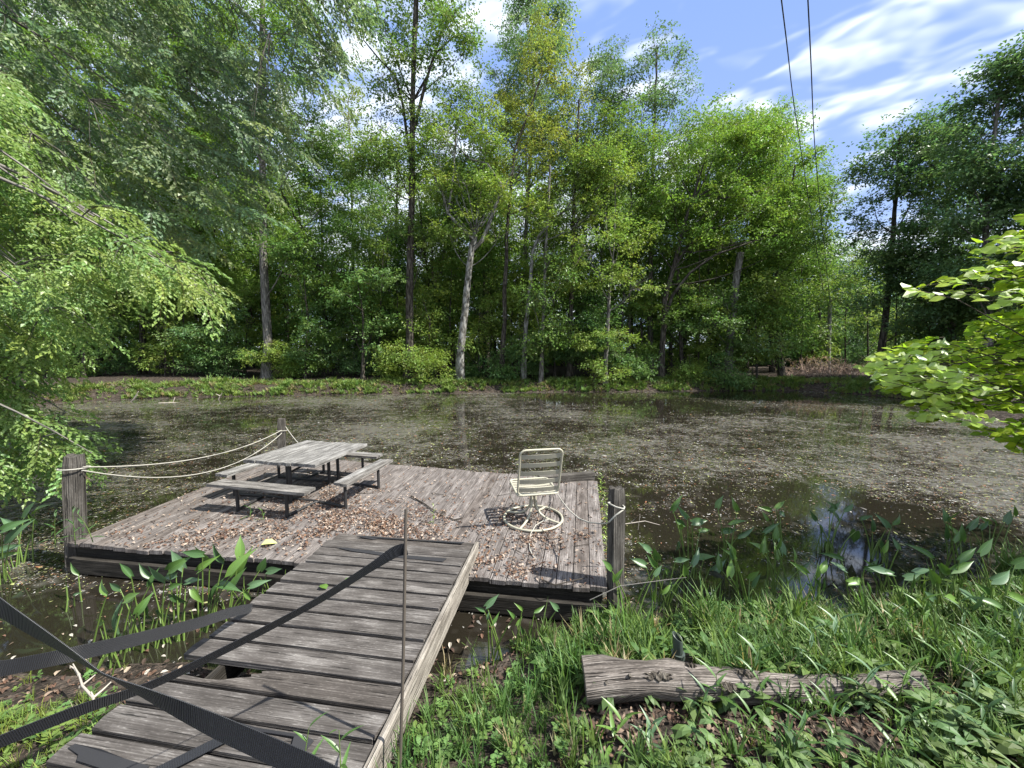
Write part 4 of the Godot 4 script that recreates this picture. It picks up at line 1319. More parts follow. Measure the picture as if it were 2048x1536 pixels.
# a flat piece cut to an outline given in (across, along), with thickness
func slab(mb: MB, outline: PackedVector2Array, f: Callable, th: float, off: Vector2) -> void:
	var t := Geometry2D.triangulate_polygon(outline)
	for side in [0.0, -th]:
		var first := mb.v.size()
		for p in outline:
			mb.vert(f.call(p.y, p.x, side), off + p, Vector3.UP)
		for i in range(0, t.size(), 3):
			mb.tri(first + t[i], first + t[i + 1], first + t[i + 2], Vector3.UP if side == 0.0 else Vector3.DOWN)
	var mid := Vector2.ZERO
	for p in outline:
		mid += p / outline.size()
	for k in outline.size():
		var p := outline[k]
		var q := outline[(k + 1) % outline.size()]
		var nn: Vector3 = f.call((p.y + q.y) * 0.5, (p.x + q.x) * 0.5, 0.0) - f.call(mid.y, mid.x, 0.0)
		mb.face(f.call(p.y, p.x, 0.0), f.call(q.y, q.x, 0.0), f.call(q.y, q.x, -th), f.call(p.y, p.x, -th), nn, off + p, off + q, off + q + Vector2(0.03, 0.03), off + p + Vector2(0.03, 0.03))

func make_gangway() -> void:
	var root := thing("gangway", "grey plank gangway sloping from the bank down to the deck", "gangway", Vector3(-1.1, 0.0, -2.4))
	var o := root.position
	var cuts := [0.0, 0.142, 0.284, 0.418, 0.550, 0.695, 0.846, 1.00, 1.155, 1.31, 1.475, 1.64, 1.80, 1.955, 2.11, 2.265, 2.42, 2.575, 2.73]
	for k in cuts.size() - 1:
		var gap := 0.007 if k < 3 else R(0.018, 0.026)
		var a: float = cuts[k] + 0.002
		var b: float = cuts[k + 1] - gap
		var l := 1.44 + R(-0.012, 0.02)
		var dy := R(-0.004, 0.004)
		var tilt := R(-0.004, 0.004)
		var mb := MB.new()
		var out := PackedVector2Array()
		var r0 := 0.012
		if k == 11:
			# this board has rotted away along the far half of its left end
			out = PackedVector2Array([Vector2(r0, a), Vector2(0.62, a), Vector2(0.80, a + 0.006), Vector2(0.865, a + 0.018), Vector2(0.85, a + 0.032), Vector2(0.91, a + 0.044), Vector2(0.895, a + 0.062), Vector2(0.96, a + 0.076), Vector2(1.05, a + 0.105), Vector2(1.16, a + 0.112), Vector2(l - 0.08, a + 0.10), Vector2(l, a + 0.108), Vector2(l - 0.03, b), Vector2(0.7, b), Vector2(r0, b)])
		else:
			out = PackedVector2Array([Vector2(r0, a), Vector2(l * 0.5, a + R(-0.003, 0.003)), Vector2(l, a + R(0.0, 0.01)), Vector2(l + R(-0.01, 0.01), lerpf(a, b, 0.5)), Vector2(l - R(0.0, 0.012), b), Vector2(l * 0.55, b + R(-0.003, 0.003)), Vector2(r0 + R(0, 0.02), b)])
		slab(mb, out, func(s, c, h): return gang(s, c, h + dy + tilt * (c - 0.7)) - o, 0.036, Vector2(R(0, 9), R(0, 9)))
		part("board", mb, M.gang_tones[rng.randi() % 3], root)
	# the fascia board along the right side, silver-weathered
	var len := 2.75
	var mb := MB.new()
	var fx := Basis(GA, GA.cross(GC).normalized() * -1.0, GC)
	if fx.y.y < 0:
		fx.y = -fx.y
	fx.z = fx.x.cross(fx.y)
	mb.box(Transform3D(fx, gang(len * 0.5 - 0.02, -0.012, -0.085) - o), Vector3(len, 0.185, 0.038), Vector2(0.3, 0.2), 0.008)
	part("side_board", mb, M.silver, root)
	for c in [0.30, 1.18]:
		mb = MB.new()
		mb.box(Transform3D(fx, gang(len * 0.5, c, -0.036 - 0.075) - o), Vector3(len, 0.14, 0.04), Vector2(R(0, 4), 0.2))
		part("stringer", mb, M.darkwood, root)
	# torn black tread strips stuck on the boards
	var strips := [
		["torn black tread strip on the gangway's end beside the deck", PackedVector2Array([Vector2(0.10, 0.03), Vector2(0.62, 0.035), Vector2(1.15, 0.05), Vector2(1.20, 0.075), Vector2(1.02, 0.085), Vector2(0.98, 0.062), Vector2(0.55, 0.052), Vector2(0.12, 0.06)]), 0.0],
		["curled black tread strip across the boards under the strap's loop", PackedVector2Array([Vector2(0.18, 0.33), Vector2(0.60, 0.325), Vector2(1.15, 0.295), Vector2(1.28, 0.30), Vector2(1.10, 0.335), Vector2(0.62, 0.372), Vector2(0.20, 0.385)]), 0.0],
		["bent black tread strip on the near boards beside the grass shoots", PackedVector2Array([Vector2(0.30, 1.885), Vector2(0.36, 1.872), Vector2(0.62, 1.868), Vector2(0.92, 1.846), Vector2(0.93, 1.858), Vector2(0.64, 1.884), Vector2(0.40, 1.890), Vector2(0.385, 1.925), Vector2(0.60, 1.924), Vector2(0.80, 1.912), Vector2(0.81, 1.925), Vector2(0.60, 1.938), Vector2(0.36, 1.945), Vector2(0.31, 1.94)]), 0.10],
		["wide torn black tread strip at the bottom left of the gangway", PackedVector2Array([Vector2(0.95, 2.0), Vector2(1.1, 1.99), Vector2(1.25, 1.975), Vector2(1.41, 1.965), Vector2(1.42, 1.985), Vector2(1.33, 2.005), Vector2(1.30, 2.03), Vector2(1.1, 2.045), Vector2(0.97, 2.04)]), 0.20]]
	for s in strips:
		var so := thing("tread_strip", s[0], "tread strip", gang(s[1][0].y + s[2], s[1][0].x))
		mb = MB.new()
		var sp := so.position
		slab(mb, s[1], func(a, c, h): return gang(a + s[2], c, h + 0.013 + 0.007 * sin(c * 17.0)) - sp, 0.004, Vector2.ZERO)
		part("strip", mb, M.rubber, so)

# ---------------------------------------------------------------- picnic table
func make_table() -> void:
	var T := Vector3(-2.88, 0.3, -5.37)
	var ex := Vector3(0.976, 0, 0.216)
	var ez := Vector3(0.216, 0, -0.976)
	var root := thing("picnic_table", "low square picnic table with four fixed benches on black legs", "picnic table", T)
	var P := func(u: float, w: float, h: float) -> Vector3: return ex * u + ez * w + Vector3(0, h, 0)
	# table top of six boards, ragged at the near edge
	for k in 6:
		var mb := MB.new()
		var u0 := -0.545 + k * 0.182
		var a := -0.55 + R(-0.012, 0.012)
		var b := 0.55 + R(-0.03, 0.03)
		var out := PackedVector2Array([Vector2(a, u0), Vector2(a + R(-0.012, 0.012), u0 + 0.06), Vector2(a + R(-0.012, 0.012), u0 + 0.12), Vector2(a, u0 + 0.172), Vector2(0, u0 + 0.175), Vector2(b, u0 + 0.172), Vector2(b + R(-0.02, 0.02), u0 + 0.09), Vector2(b, u0)])
		var dy := R(-0.004, 0.004)
		slab(mb, out, func(u, w, h): return P.call(u, w, 0.56 + h + dy), 0.04, Vector2(R(0, 9), R(0, 9)))
		part("table_board", mb, M.table_tones[rng.randi() % 3], root)
	# benches: two boards each
	for bn in [[0.0, -0.84, 0.70, 0.0], [0.895, -0.02, 0.54, 1.0], [0.0, 0.70, 0.66, 0.0], [-0.88, -0.05, 0.55, 1.0]]:
		var seat := Node3D.new()
		seat.name = "bench"
		root.add_child(seat, true)
		for q in 2:
			var mb := MB.new()
			var y0: float = -0.10 + q * 0.102
			var l: float = bn[2] + R(-0.015, 0.015)
			var out := PackedVector2Array([Vector2(-l, y0), Vector2(-l + R(-0.01, 0.01), y0 + 0.05), Vector2(-l, y0 + 0.097), Vector2(0, y0 + 0.098), Vector2(l, y0 + 0.097), Vector2(l + R(-0.01, 0.01), y0 + 0.05), Vector2(l, y0)])
			slab(mb, out, func(s, c, h): return P.call(bn[0] + (s if bn[3] > 0.5 else c), bn[1] + (c if bn[3] > 0.5 else s), 0.355 + h), 0.035, Vector2(R(0, 9), R(0, 9)))
			part("board", mb, M.table_tones[rng.randi() % 3], seat)
	# steel: a leg at each bench end, legs under the top, floor bars that join them in corners
	var bar := func(name: String, pts: Array, w: float) -> void:
		var mb := MB.new()
		var pv := PackedVector3Array()
		for p in pts:
			pv.append(P.call(p[0], p[1], p[2]))
		mb.tube(pv, PackedFloat32Array([w]), 8, true)
		part(name, mb, M.steel, root, true)
	var feet := [[-0.36, -0.84], [0.38, -0.86], [0.90, -0.48], [0.92, 0.24], [0.36, 0.70], [-0.36, 0.70], [-0.88, 0.34], [-0.88, -0.42]]
	for f in feet:
		bar.call("leg", [[f[0], f[1], 0.0], [f[0], f[1], 0.322]], 0.021)
	var inner := [[0.42, -0.40], [0.42, 0.30], [-0.42, 0.30], [-0.42, -0.40]]
	for c in [[1, 0, 2], [3, 1, 4], [5, 2, 6], [7, 3, 0]]:
		var a: Array = feet[c[0]]
		var i: Array = inner[c[1]]
		var b: Array = feet[c[2]]
		bar.call("floor_bar", [[a[0], a[1], 0.022], [lerpf(a[0], i[0], 0.9), lerpf(a[1], i[1], 0.9), 0.022], [lerpf(b[0], i[0], 0.9), lerpf(b[1], i[1], 0.9), 0.022], [b[0], b[1], 0.022]], 0.018)
	for l in [[0.07, -0.46], [-0.02, -0.40], [0.12, 0.22], [0.09, 0.46]]:
		bar.call("table_leg", [[l[0], l[1], 0.0], [l[0], l[1], 0.52]], 0.024)
	bar.call("cross_bar", [[-0.42, -0.40, 0.026], [0.42, -0.40, 0.026]], 0.016)
	bar.call("cross_bar", [[-0.42, 0.30, 0.026], [0.42, 0.30, 0.026]], 0.016)
	bar.call("brace", [[0.07, -0.46, 0.40], [0.12, 0.22, 0.50]], 0.014)
	bar.call("top_bearer", [[-0.40, -0.43, 0.505], [0.40, -0.43, 0.505]], 0.015)
	bar.call("top_bearer", [[-0.40, 0.34, 0.505], [0.45, 0.34, 0.505]], 0.015)

# ---------------------------------------------------------------- swivel chair
func make_chair() -> void:
	var C := Vector3(0.25, 0.305, -4.40)
	var f := Vector3(-0.19, 0, -0.98).normalized()  # the way the sitter looks
	var r := Vector3(-f.z, 0, f.x)
	var root := thing("patio_chair", "cream metal swivel patio chair with vinyl straps facing the pond", "chair", C)
	var P := func(x: float, y: float, z: float) -> Vector3: return r * x + f * z + Vector3(0, y, 0)
	# base ring
	var mb := MB.new()
	var pts := PackedVector3Array()
	for k in 33:
		var a := TAU * k / 32
		pts.append(Vector3(cos(a) * 0.345, 0.016, sin(a) * 0.345))
	mb.tube(pts, PackedFloat32Array([0.0145]), 8, false)
	part("base_ring", mb, M.cream, root, true)
	# four bent legs from the hub to the ring
	for k in 4:
		var a := 0.5 + TAU * k / 4
		var d := Vector3(cos(a), 0, sin(a))
		mb = MB.new()
		mb.tube(PackedVector3Array([d * 0.028 + Vector3(0, 0.345, 0), d * 0.03 + Vector3(0, 0.25, 0), d * 0.045 + Vector3(0, 0.16, 0), d * 0.09 + Vector3(0, 0.085, 0), d * 0.16 + Vector3(0, 0.045, 0), d * 0.25 + Vector3(0, 0.026, 0), d * 0.338 + Vector3(0, 0.018, 0)]), PackedFloat32Array([0.0135]), 8, true)
		part("leg", mb, M.cream, root, true)
	mb = MB.new()
	mb.tube(PackedVector3Array([Vector3(0, 0.30, 0), Vector3(0, 0.365, 0)]), PackedFloat32Array([0.04]), 12, true)
	part("hub", mb, M.cream, root, true)
	# seat frame: a rounded rectangle
	var rounded := func(hw: float, a: Vector3, b: Vector3, rad: float) -> PackedVector3Array:
		var out := PackedVector3Array()
		var ax := (b - a).normalized()
		for c in [[-1.0, 0.0], [-1.0, 1.0], [1.0, 1.0], [1.0, 0.0]]:
			for q in 5:
				var t := q / 4.0 * PI / 2
				var base_a: Vector3 = a if c[1] == 0.0 else b
				var inw: Vector3 = ax * (rad if c[1] == 0.0 else -rad)
				var ctr: Vector3 = base_a + inw + r * c[0] * (hw - rad)
				var s1: Vector3
				var s2: Vector3
				if c == [-1.0, 0.0]:
					s1 = -ax
					s2 = -r
				elif c == [-1.0, 1.0]:
					s1 = -r
					s2 = ax
				elif c == [1.0, 1.0]:
					s1 = ax
					s2 = r
				else:
					s1 = r
					s2 = -ax
				out.append(ctr + (s1 * cos(t) + s2 * sin(t)) * rad)
		out.append(out[0])
		return out
	mb = MB.new()
	mb.tube(rounded.call(0.235, P.call(0, 0.385, -0.235), P.call(0, 0.40, 0.255), 0.05), PackedFloat32Array([0.0125]), 8, false)
	mb.tube(PackedVector3Array([P.call(-0.2, 0.374, 0), P.call(0.2, 0.374, 0)]), PackedFloat32Array([0.012]), 6, true)
	part("seat_frame", mb, M.cream, root, true)
	mb = MB.new()
	var b0: Vector3 = P.call(0, 0.385, -0.215)
	var b1: Vector3 = P.call(0, 0.93, -0.37)
	mb.tube(rounded.call(0.235, b0, b1, 0.06), PackedFloat32Array([0.0125]), 8, false)
	part("back_frame", mb, M.cream, root, true)
	var strap := func(name: String, c: Vector3, along: Vector3, nrm: Vector3, hw: float, w: float) -> void:
		var m2 := MB.new()
		var n := 8
		for q in n:
			var t0 := -1.0 + 2.0 * q / n
			var t1 := -1.0 + 2.0 * (q + 1) / n
			var s0 := nrm * (-0.012 * (1.0 - t0 * t0))
			var s1 := nrm * (-0.012 * (1.0 - t1 * t1))
			for e in [0.0025, -0.0025]:
				m2.face(c + r * hw * t0 + s0 - along * w * 0.5 + nrm * e, c + r * hw * t1 + s1 - along * w * 0.5 + nrm * e, c + r * hw * t1 + s1 + along * w * 0.5 + nrm * e, c + r * hw * t0 + s0 + along * w * 0.5 + nrm * e, nrm * signf(e))
			for e in [-1.0, 1.0]:
				m2.face(c + r * hw * t0 + s0 + along * w * 0.5 * e + nrm * 0.0025, c + r * hw * t1 + s1 + along * w * 0.5 * e + nrm * 0.0025, c + r * hw * t1 + s1 + along * w * 0.5 * e - nrm * 0.0025, c + r * hw * t0 + s0 + along * w * 0.5 * e - nrm * 0.0025, along * e)
		part(name, m2, M.cream_strap, root)
	var bx: Vector3 = (b1 - b0).normalized()
	var bn: Vector3 = r.cross(bx).normalized()
	if bn.dot(f) < 0:
		bn = -bn
	for k in 5:
		strap.call("back_strap", b0.lerp(b1, 0.12 + 0.185 * k), bx, bn, 0.232, 0.052)
	for k in 6:
		strap.call("seat_strap", P.call(0, 0.392, -0.185 + 0.08 * k), f, Vector3.UP, 0.232, 0.048)

# ---------------------------------------------------------------- straps and the rod
func ribbon(mb: MB, pts: PackedVector3Array, side: PackedVector3Array, w: float) -> void:
	var run := 0.0
	for i in pts.size() - 1:
		var l := pts[i].distance_to(pts[i + 1])
		var a := pts[i] - side[i] * w * 0.5
		var b := pts[i] + side[i] * w * 0.5
		var c := pts[i + 1] + side[i + 1] * w * 0.5
		var d := pts[i + 1] - side[i + 1] * w * 0.5
		var nn := (pts[i + 1] - pts[i]).cross(side[i]).normalized() * 0.0011
		for e in [1.0, -1.0]:
			mb.face(a + nn * e, b + nn * e, c + nn * e, d + nn * e, nn * e, Vector2(run, 0), Vector2(run, 1), Vector2(run + l, 1), Vector2(run + l, 0))
		mb.face(a + nn, d + nn, d - nn, a - nn, -side[i], Vector2(run, 0), Vector2(run + l, 0), Vector2(run + l, 0), Vector2(run, 0))
		mb.face(b + nn, c + nn, c - nn, b - nn, side[i], Vector2(run, 1), Vector2(run + l, 1), Vector2(run + l, 1), Vector2(run, 1))
		run += l

# a band through points; each entry is [point, direction of its width]
func band(called: String, label: String, knots: Array, w: float, n := 12) -> void:
	var root := thing(called, label, "strap", knots[0][0])
	var pts := PackedVector3Array()
	var sides := PackedVector3Array()
	for i in knots.size() - 1:
		var p0: Vector3 = knots[maxi(i - 1, 0)][0]
		var p1: Vector3 = knots[i][0]
		var p2: Vector3 = knots[i + 1][0]
		var p3: Vector3 = knots[mini(i + 2, knots.size() - 1)][0]
		for q in n + (1 if i == knots.size() - 2 else 0):
			var t := float(q) / n
			pts.append(p1.cubic_interpolate(p2, p0, p3, t) - root.position)
			sides.append(Vector3(knots[i][1]).normalized().lerp(Vector3(knots[i + 1][1]).normalized(), t).normalized())
	for i in pts.size():
		var t := (pts[mini(i + 1, pts.size() - 1)] - pts[maxi(i - 1, 0)]).normalized()
		sides[i] = (sides[i] - t * sides[i].dot(t)).normalized()
	var mb := MB.new()
	ribbon(mb, pts, sides, w)
	part("webbing", mb, M.web, root)

func make_straps() -> void:
	# the thin rod that stands beside the gangway
	var foot := at(799, 1640, 1.62)
	foot.y = height(foot.x, foot.z) - 0.1
	var top := at(812, 1018, 1.76)
	var rod := thing("metal_rod", "thin rusty rod standing upright at the gangway's right side", "rod", foot)
	var mb := MB.new()
	mb.tube(PackedVector3Array([Vector3.ZERO, (top - foot) * 0.5 + Vector3(0.004, 0, 0), top - foot]), PackedFloat32Array([0.0078]), 8, true)
	part("shaft", mb, M.rod, rod, true)
	var U := Vector3(0, 1, 0)
	band("strap", "black strap slung from the rod down to the lower left", [[at(814, 1098, 1.742), U], [at(790, 1104, 1.735), Vector3(-0.1, 1, 0.1)], [at(740, 1136, 1.70), Vector3(0.25, 0.9, 0.3)], [at(600, 1222, 1.58), Vector3(0.35, 0.8, 0.35)], [at(330, 1358, 1.36), Vector3(0.3, 0.8, 0.35)], [at(150, 1424, 1.22), Vector3(0.25, 0.9, 0.2)], [at(-140, 1540, 1.05), Vector3(0.25, 0.9, 0.2)]], 0.058)
	band("strap", "black strap from the left edge twisting down over the gangway", [[at(-90, 1150, 1.06), Vector3(0.5, 0.8, 0.0)], [at(0, 1215, 1.03), Vector3(0.5, 0.8, 0.1)], [at(120, 1292, 0.98), Vector3(0.6, 0.8, 0.4)], [at(215, 1352, 0.94), Vector3(0.9, 0.85, 0.85)], [at(300, 1392, 0.91), Vector3(0.6, 0.9, 0.4)], [at(430, 1452, 0.86), Vector3(0.45, 0.9, 0.0)], [at(600, 1528, 0.80), Vector3(0.45, 0.9, -0.1)], [at(720, 1590, 0.76), Vector3(0.45, 0.9, -0.1)]], 0.060)
	band("strap", "blue-black strap stretched from the left edge to the gangway's left side", [[at(-100, 1352, 1.30), U], [at(0, 1338, 1.38), U], [at(130, 1312, 1.50), Vector3(0.1, 1, 0)], [at(260, 1282, 1.72), Vector3(0.1, 1, 0)], [at(390, 1248, 2.05), Vector3(0.1, 1, 0.2)], [at(462, 1225, 2.38), Vector3(0.1, 0.8, 0.5)], [at(505, 1216, 2.62), Vector3(0.1, 0.5, 0.9)]], 0.062)
	band("strap", "short dark strap end lying flat on the near boards", [[gang(2.02, 0.70, 0.016), GC], [gang(2.10, 0.77, 0.018), GC + GA * 0.3], [gang(2.24, 0.90, 0.018), GC + GA * 0.3]], 0.058)

# ---------------------------------------------------------------- log, pipe, twigs
func make_log() -> void:
	var a := on(1168, 1392, 0.30)
	var b := on(1850, 1378, 0.36)
	a.y = height(a.x, a.z) + 0.115
	b.y = height(b.x, b.z) + 0.08
	var root := thing("fallen_log", "barkless grey fallen log lying on the grassy bank", "log", a)
	var mb := MB.new()
	var pts := PackedVector3Array()
	var rad := PackedFloat32Array()
	for i in 17:
		var t := i / 16.0
		pts.append((b - a) * t + Vector3(0, 0.03 * sin(t * 7.0), 0.02 * sin(t * 5.0)))
		rad.append(lerpf(0.105, 0.055, t) * (1.0 + 0.16 * exp(-t * 22.0)) * (1.0 + 0.04 * sin(t * 31.0)))
	# the grain of the material runs along u, so wind the pieces with turned uv
	mb.tube(pts, rad, 14, true, 1.0, 0.10)
	for i in mb.uv.size():
		mb.uv[i] = Vector2(mb.uv[i].y, mb.uv[i].x)
	part("trunk", mb, M.log, root, true)
	# scraps of dark bark that still cling to it
	for s in [[0.20, 0.075, 0.9, 0.5], [0.40, 0.06, 0.6, 0.6], [0.47, 0.05, 1.5, 0.45], [0.66, 0.05, 0.8, 0.5], [0.31, 0.03, 1.7, 0.3]]:
		var bm := MB.new()
		var first := bm.v.size()
		for i in 9:
			for j in 6:
				var t: float = s[0] + s[1] * (i / 8.0 - 0.5) * (1.0 + 0.3 * sin(j * 2.1))
				var ang: float = s[2] + s[3] * (j / 5.0 - 0.5) * (0.5 + 0.5 * sin(PI * i / 8.0)) + 0.06 * sin(i * 2.7)
				var k := clampf(t * 16.0, 0.0, 15.99)
				var c := pts[int(k)].lerp(pts[int(k) + 1], k - int(k))
				var rr := lerpf(rad[int(k)], rad[int(k) + 1], k - int(k)) * 1.02 + (0.007 if i > 0 and i < 8 and j > 0 and j < 5 else -0.004) + R(0, 0.003)
				var dir := Vector3(0, sin(ang), cos(ang))
				bm.vert(c + dir * rr, Vector2(t * 8.0, ang), dir)
		for i in 8:
			for j in 5:
				var q := first + i * 6 + j
				bm.tri(q, q + 6, q + 7, bm.n[q])
				bm.tri(q, q + 7, q + 1, bm.n[q])
		part("bark_scrap", bm, M.bark_dark, root)
	for s in [[0.09, 0.5], [0.14, 0.9], [0.34, 0.2], [0.52, 0.8]]:
		var c := pts[int(s[0] * 16)]
		var d := Vector3(R(-0.2, 0.2), s[1], 0.7).normalized()
		mb = MB.new()
		mb.tube(PackedVector3Array([c + d * 0.05, c + d * 0.115]), PackedFloat32Array([0.014, 0.008]), 6, true)
		part("knot", mb, M.bark_dark, root, true)

var pipe_at := Vector3.ZERO

func make_pipe() -> void:
	var f := on(1357, 1338, 0.28)
	f.y = height(f.x, f.z) + 0.03
	pipe_at = f
	var root := thing("standpipe", "short dark green plastic pipe standing behind the log", "pipe", f)
	var prof := [[0.033, -0.1], [0.033, 0.075], [0.041, 0.075], [0.041, 0.105], [0.030, 0.105], [0.030, 0.215]]
	var mb := MB.new()
	var n := 20
	var lean := Vector3(-0.08, 1, 0.03).normalized()
	for k in prof.size() - 1:
		var p: Array = prof[k]
		var q: Array = prof[k + 1]
		for j in n:
			var a0 := TAU * j / n
			var a1 := TAU * (j + 1) / n
			var c0 := Vector3(cos(a0), 0, sin(a0))
			var c1 := Vector3(cos(a1), 0, sin(a1))
			# the top is cut on a slant
			var h0: float = q[1] + (c0.x * 0.018 * -1.0 + c0.z * 0.01 * -1.0 if k == prof.size() - 2 else 0.0)
			var h1: float = q[1] + (c1.x * 0.018 * -1.0 + c1.z * 0.01 * -1.0 if k == prof.size() - 2 else 0.0)
			mb.face(c0 * p[0] + lean * p[1], c1 * p[0] + lean * p[1], c1 * q[0] + lean * h1, c0 * q[0] + lean * h0, c0 + Vector3(0, 0.01, 0))
			if k == prof.size() - 2:
				mb.face(c0 * 0.030 + lean * h0, c1 * 0.030 + lean * h1, c1 * 0.026 + lean * h1, c0 * 0.026 + lean * h0, Vector3.UP)
				mb.face(c0 * 0.026 + lean * h0, c1 * 0.026 + lean * h1, c1 * 0.026 + lean * 0.02, c0 * 0.026 + lean * 0.02, -c0)
	part("pipe", mb, M.pipe, root)

func stick(called: String, label: String, group: String, pts: Array, r: float, mat: Material) -> void:
	var base: Vector3 = pts[0][0]
	var root := thing(called, label, "stick", base, group)
	for seg in pts:
		var pv := PackedVector3Array()
		for p in seg:
			pv.append(p - base)
		var mb := MB.new()
		mb.tube(pv, taper(r, r * 0.45, pv.size() - 1), 5, true, 1.0, 0.1)
		part("twig", mb, mat, root, true)

func make_sticks() -> void:
	var g := func(px: float, py: float, h: float) -> Vector3: return on(px, py, h)
	stick("forked_branch", "pale forked dead branch on the muddy bank left of the gangway", "", [[g.call(185, 1412, 0.25), g.call(187, 1395, 0.28), g.call(182, 1384, 0.29)], [g.call(186, 1395, 0.28), g.call(165, 1372, 0.28), g.call(158, 1350, 0.27), g.call(146, 1328, 0.28)], [g.call(187, 1395, 0.28), g.call(205, 1380, 0.29), g.call(222, 1364, 0.30)], [g.call(158, 1350, 0.27), g.call(150, 1338, 0.24), g.call(140, 1332, 0.24)], [g.call(160, 1374, 0.27), g.call(190, 1350, 0.25)]], 0.008, M.twig_pale)
	stick("fallen_branch", "long thin branch lying on the deck between table and chair", "", [[on(822, 992, 0.315), on(850, 1008, 0.318), on(880, 1030, 0.315), on(925, 1045, 0.313)], [on(880, 1030, 0.315), on(892, 1020, 0.33)], [on(905, 1040, 0.313), on(925, 1036, 0.315)]], 0.010, M.bark_dark)
	stick("twig", "thin dark twig lying across the deck's right front edge", "", [[on(1085, 1160, 0.315), on(1110, 1170, 0.33), on(1160, 1158, 0.35), on(1175, 1155, 0.33)]], 0.007, M.bark_dark)
	stick("twig", "pale straw stem leaning against the right post's foot", "", [[at(1180, 1200, 2.85), at(1240, 1172, 2.75), at(1330, 1160, 2.6), at(1372, 1155, 2.5)]], 0.004, M.twig_pale)
	stick("twig", "bare bent twig rising over the water right of the post", "", [[at(1250, 1048, 3.3), at(1290, 1042, 3.3), at(1320, 1050, 3.3)], [at(1262, 1045, 3.3), at(1280, 1028, 3.3), at(1276, 1060, 3.3)]], 0.005, M.twig_pale)
	stick("dead_branch", "pale bare branch sticking out of the water by the far left bank", "", [[at(253, 812, 17.0), at(266, 800, 17.0), at(277, 783, 17.0)], [at(266, 800, 17.0), at(275, 790, 17.0)]], 0.035, M.twig_pale)
	stick("dead_branch", "low pale snag in the shallows right of the bare branch", "", [[at(285, 815, 16.6), at(320, 806, 16.6), at(346, 805, 16.8), at(350, 795, 16.9)], [at(338, 805, 16.8), at(396, 808, 16.6)]], 0.03, M.twig_pale)
	stick("dead_branch", "short pale twigs poking up in front of the left far bank", "", [[at(392, 812, 17.6), at(396, 796, 17.6)], [at(434, 806, 17.8), at(440, 792, 17.8), at(444, 786, 17.8)], [at(440, 792, 17.8), at(432, 788, 17.8)]], 0.025, M.twig_pale)
	stick("dead_branch", "thin pale stick standing by the far bank's grass, left of the middle", "", [[at(568, 800, 18.6), at(574, 808, 18.3)], [at(806, 783, 19.6), at(812, 766, 19.8)]], 0.03, M.bark_dark)
	for k in 14:
		var p := Vector2(620 + k * 40 + R(0, 30), R(985, 1150))
		var u := R(-1, 1)
		stick("twig", ORD[k] + " from the left of the small dark twigs on the deck", "small twigs scattered on the deck", [[on(p.x, p.y, 0.312), on(p.x + R(8, 26), p.y + u * 8.0, 0.318), on(p.x + R(28, 50), p.y + u * 14.0, 0.312)]], 0.0045, M.bark_dark)
	# utility pole and its wires
	var pf := at(1656, 748, 27.0)
	pf.y = height(pf.x, pf.z)
	var pt := at(1660, 602, 27.0)
	var root := thing("utility_pole", "slim grey utility pole with a lamp arm on the far shore", "utility pole", pf)
	var mb := MB.new()
	mb.tube(PackedVector3Array([Vector3(0, -0.3, 0), pt - pf]), PackedFloat32Array([0.14, 0.105]), 9, true)
	part("pole", mb, M.pole, root, true)
	mb = MB.new()
	mb.tube(PackedVector3Array([pt - pf + Vector3(0, -0.1, 0), pt - pf + Vector3(0.35, 0.1, 0.05), pt - pf + Vector3(0.75, 0.06, 0.1)]), PackedFloat32Array([0.035]), 6, true)
	part("lamp_arm", mb, M.pole, root, true)
	mb = MB.new()
	mb.tube(PackedVector3Array([pt - pf + Vector3(-0.02, 0.0, 0.1), pt - pf + Vector3(-0.02, 0.18, 0.1)]), PackedFloat32Array([0.09, 0.06]), 8, true)
	part("insulator", mb, M.cream, root, true)
	for w in [["left power line running from the far pole overhead", 1650, 1598, 275, 1563, 0, 0.0], ["right power line running from the far pole overhead", 1660, 1634, 345, 1616, 0, 0.0]]:
		var e := at(w[1], 604, 27.0)
		var m := at(w[2], w[3], 15.0)
		var n := at(w[4], w[5], 8.5)
		var wt := thing("power_line", w[0], "power line", e, "")
		mb = MB.new()
		var far2 := n + (n - m) * 2.2
		var pv := PackedVector3Array()
		for q in 9:
			pv.append(e.cubic_interpolate(m, e - (m - e), n, q / 9.0) - e)
		for q in 9:
			pv.append(m.cubic_interpolate(n, e, far2, q / 9.0) - e)
		for q in 4:
			pv.append(n.lerp(far2, q / 3.0) - e)
		mb.tube(pv, PackedFloat32Array([0.014]), 5, false)
		part("wire", mb, M.wire, wt, true)

# ---------------------------------------------------------------- broad-leaved water plants
# a blade shaped like a long heart, along +x with its upper face to +y
func blade(l: float, w: float, cup: float, droop: float) -> MB:
	var mb := MB.new()
	var n := 9
	var prof := [0.55, 0.92, 1.0, 0.98, 0.88, 0.72, 0.52, 0.30, 0.12, 0.0]
	for i in n + 1:
		var t := float(i) / n
		var hw: float = prof[i] * w * 0.5
		var x := t * l
		var y := -droop * l * t * t
		for j in 5:
			var s := (j - 2) / 2.0
			var back := 0.0
			if i == 0:
				back = -0.16 * l * absf(s)  # the two lobes beside the stalk
			mb.vert(Vector3(x + back, y + cup * hw * s * s * 1.4 - 0.06 * hw * (1.0 if j == 2 else 0.0), s * hw), Vector2(t, s * 0.5 + 0.5), Vector3(droop * t * 2.0, 1, -s * cup * 2.0).normalized())
	for i in n:
		for j in 4:
			var a := i * 5 + j
			mb.tri(a, a + 5, a + 6, Vector3.UP)
			mb.tri(a, a + 6, a + 1, Vector3.UP)
	return mb

var blades := []
var blade_mats := []
var stalk_mat: StandardMaterial3D

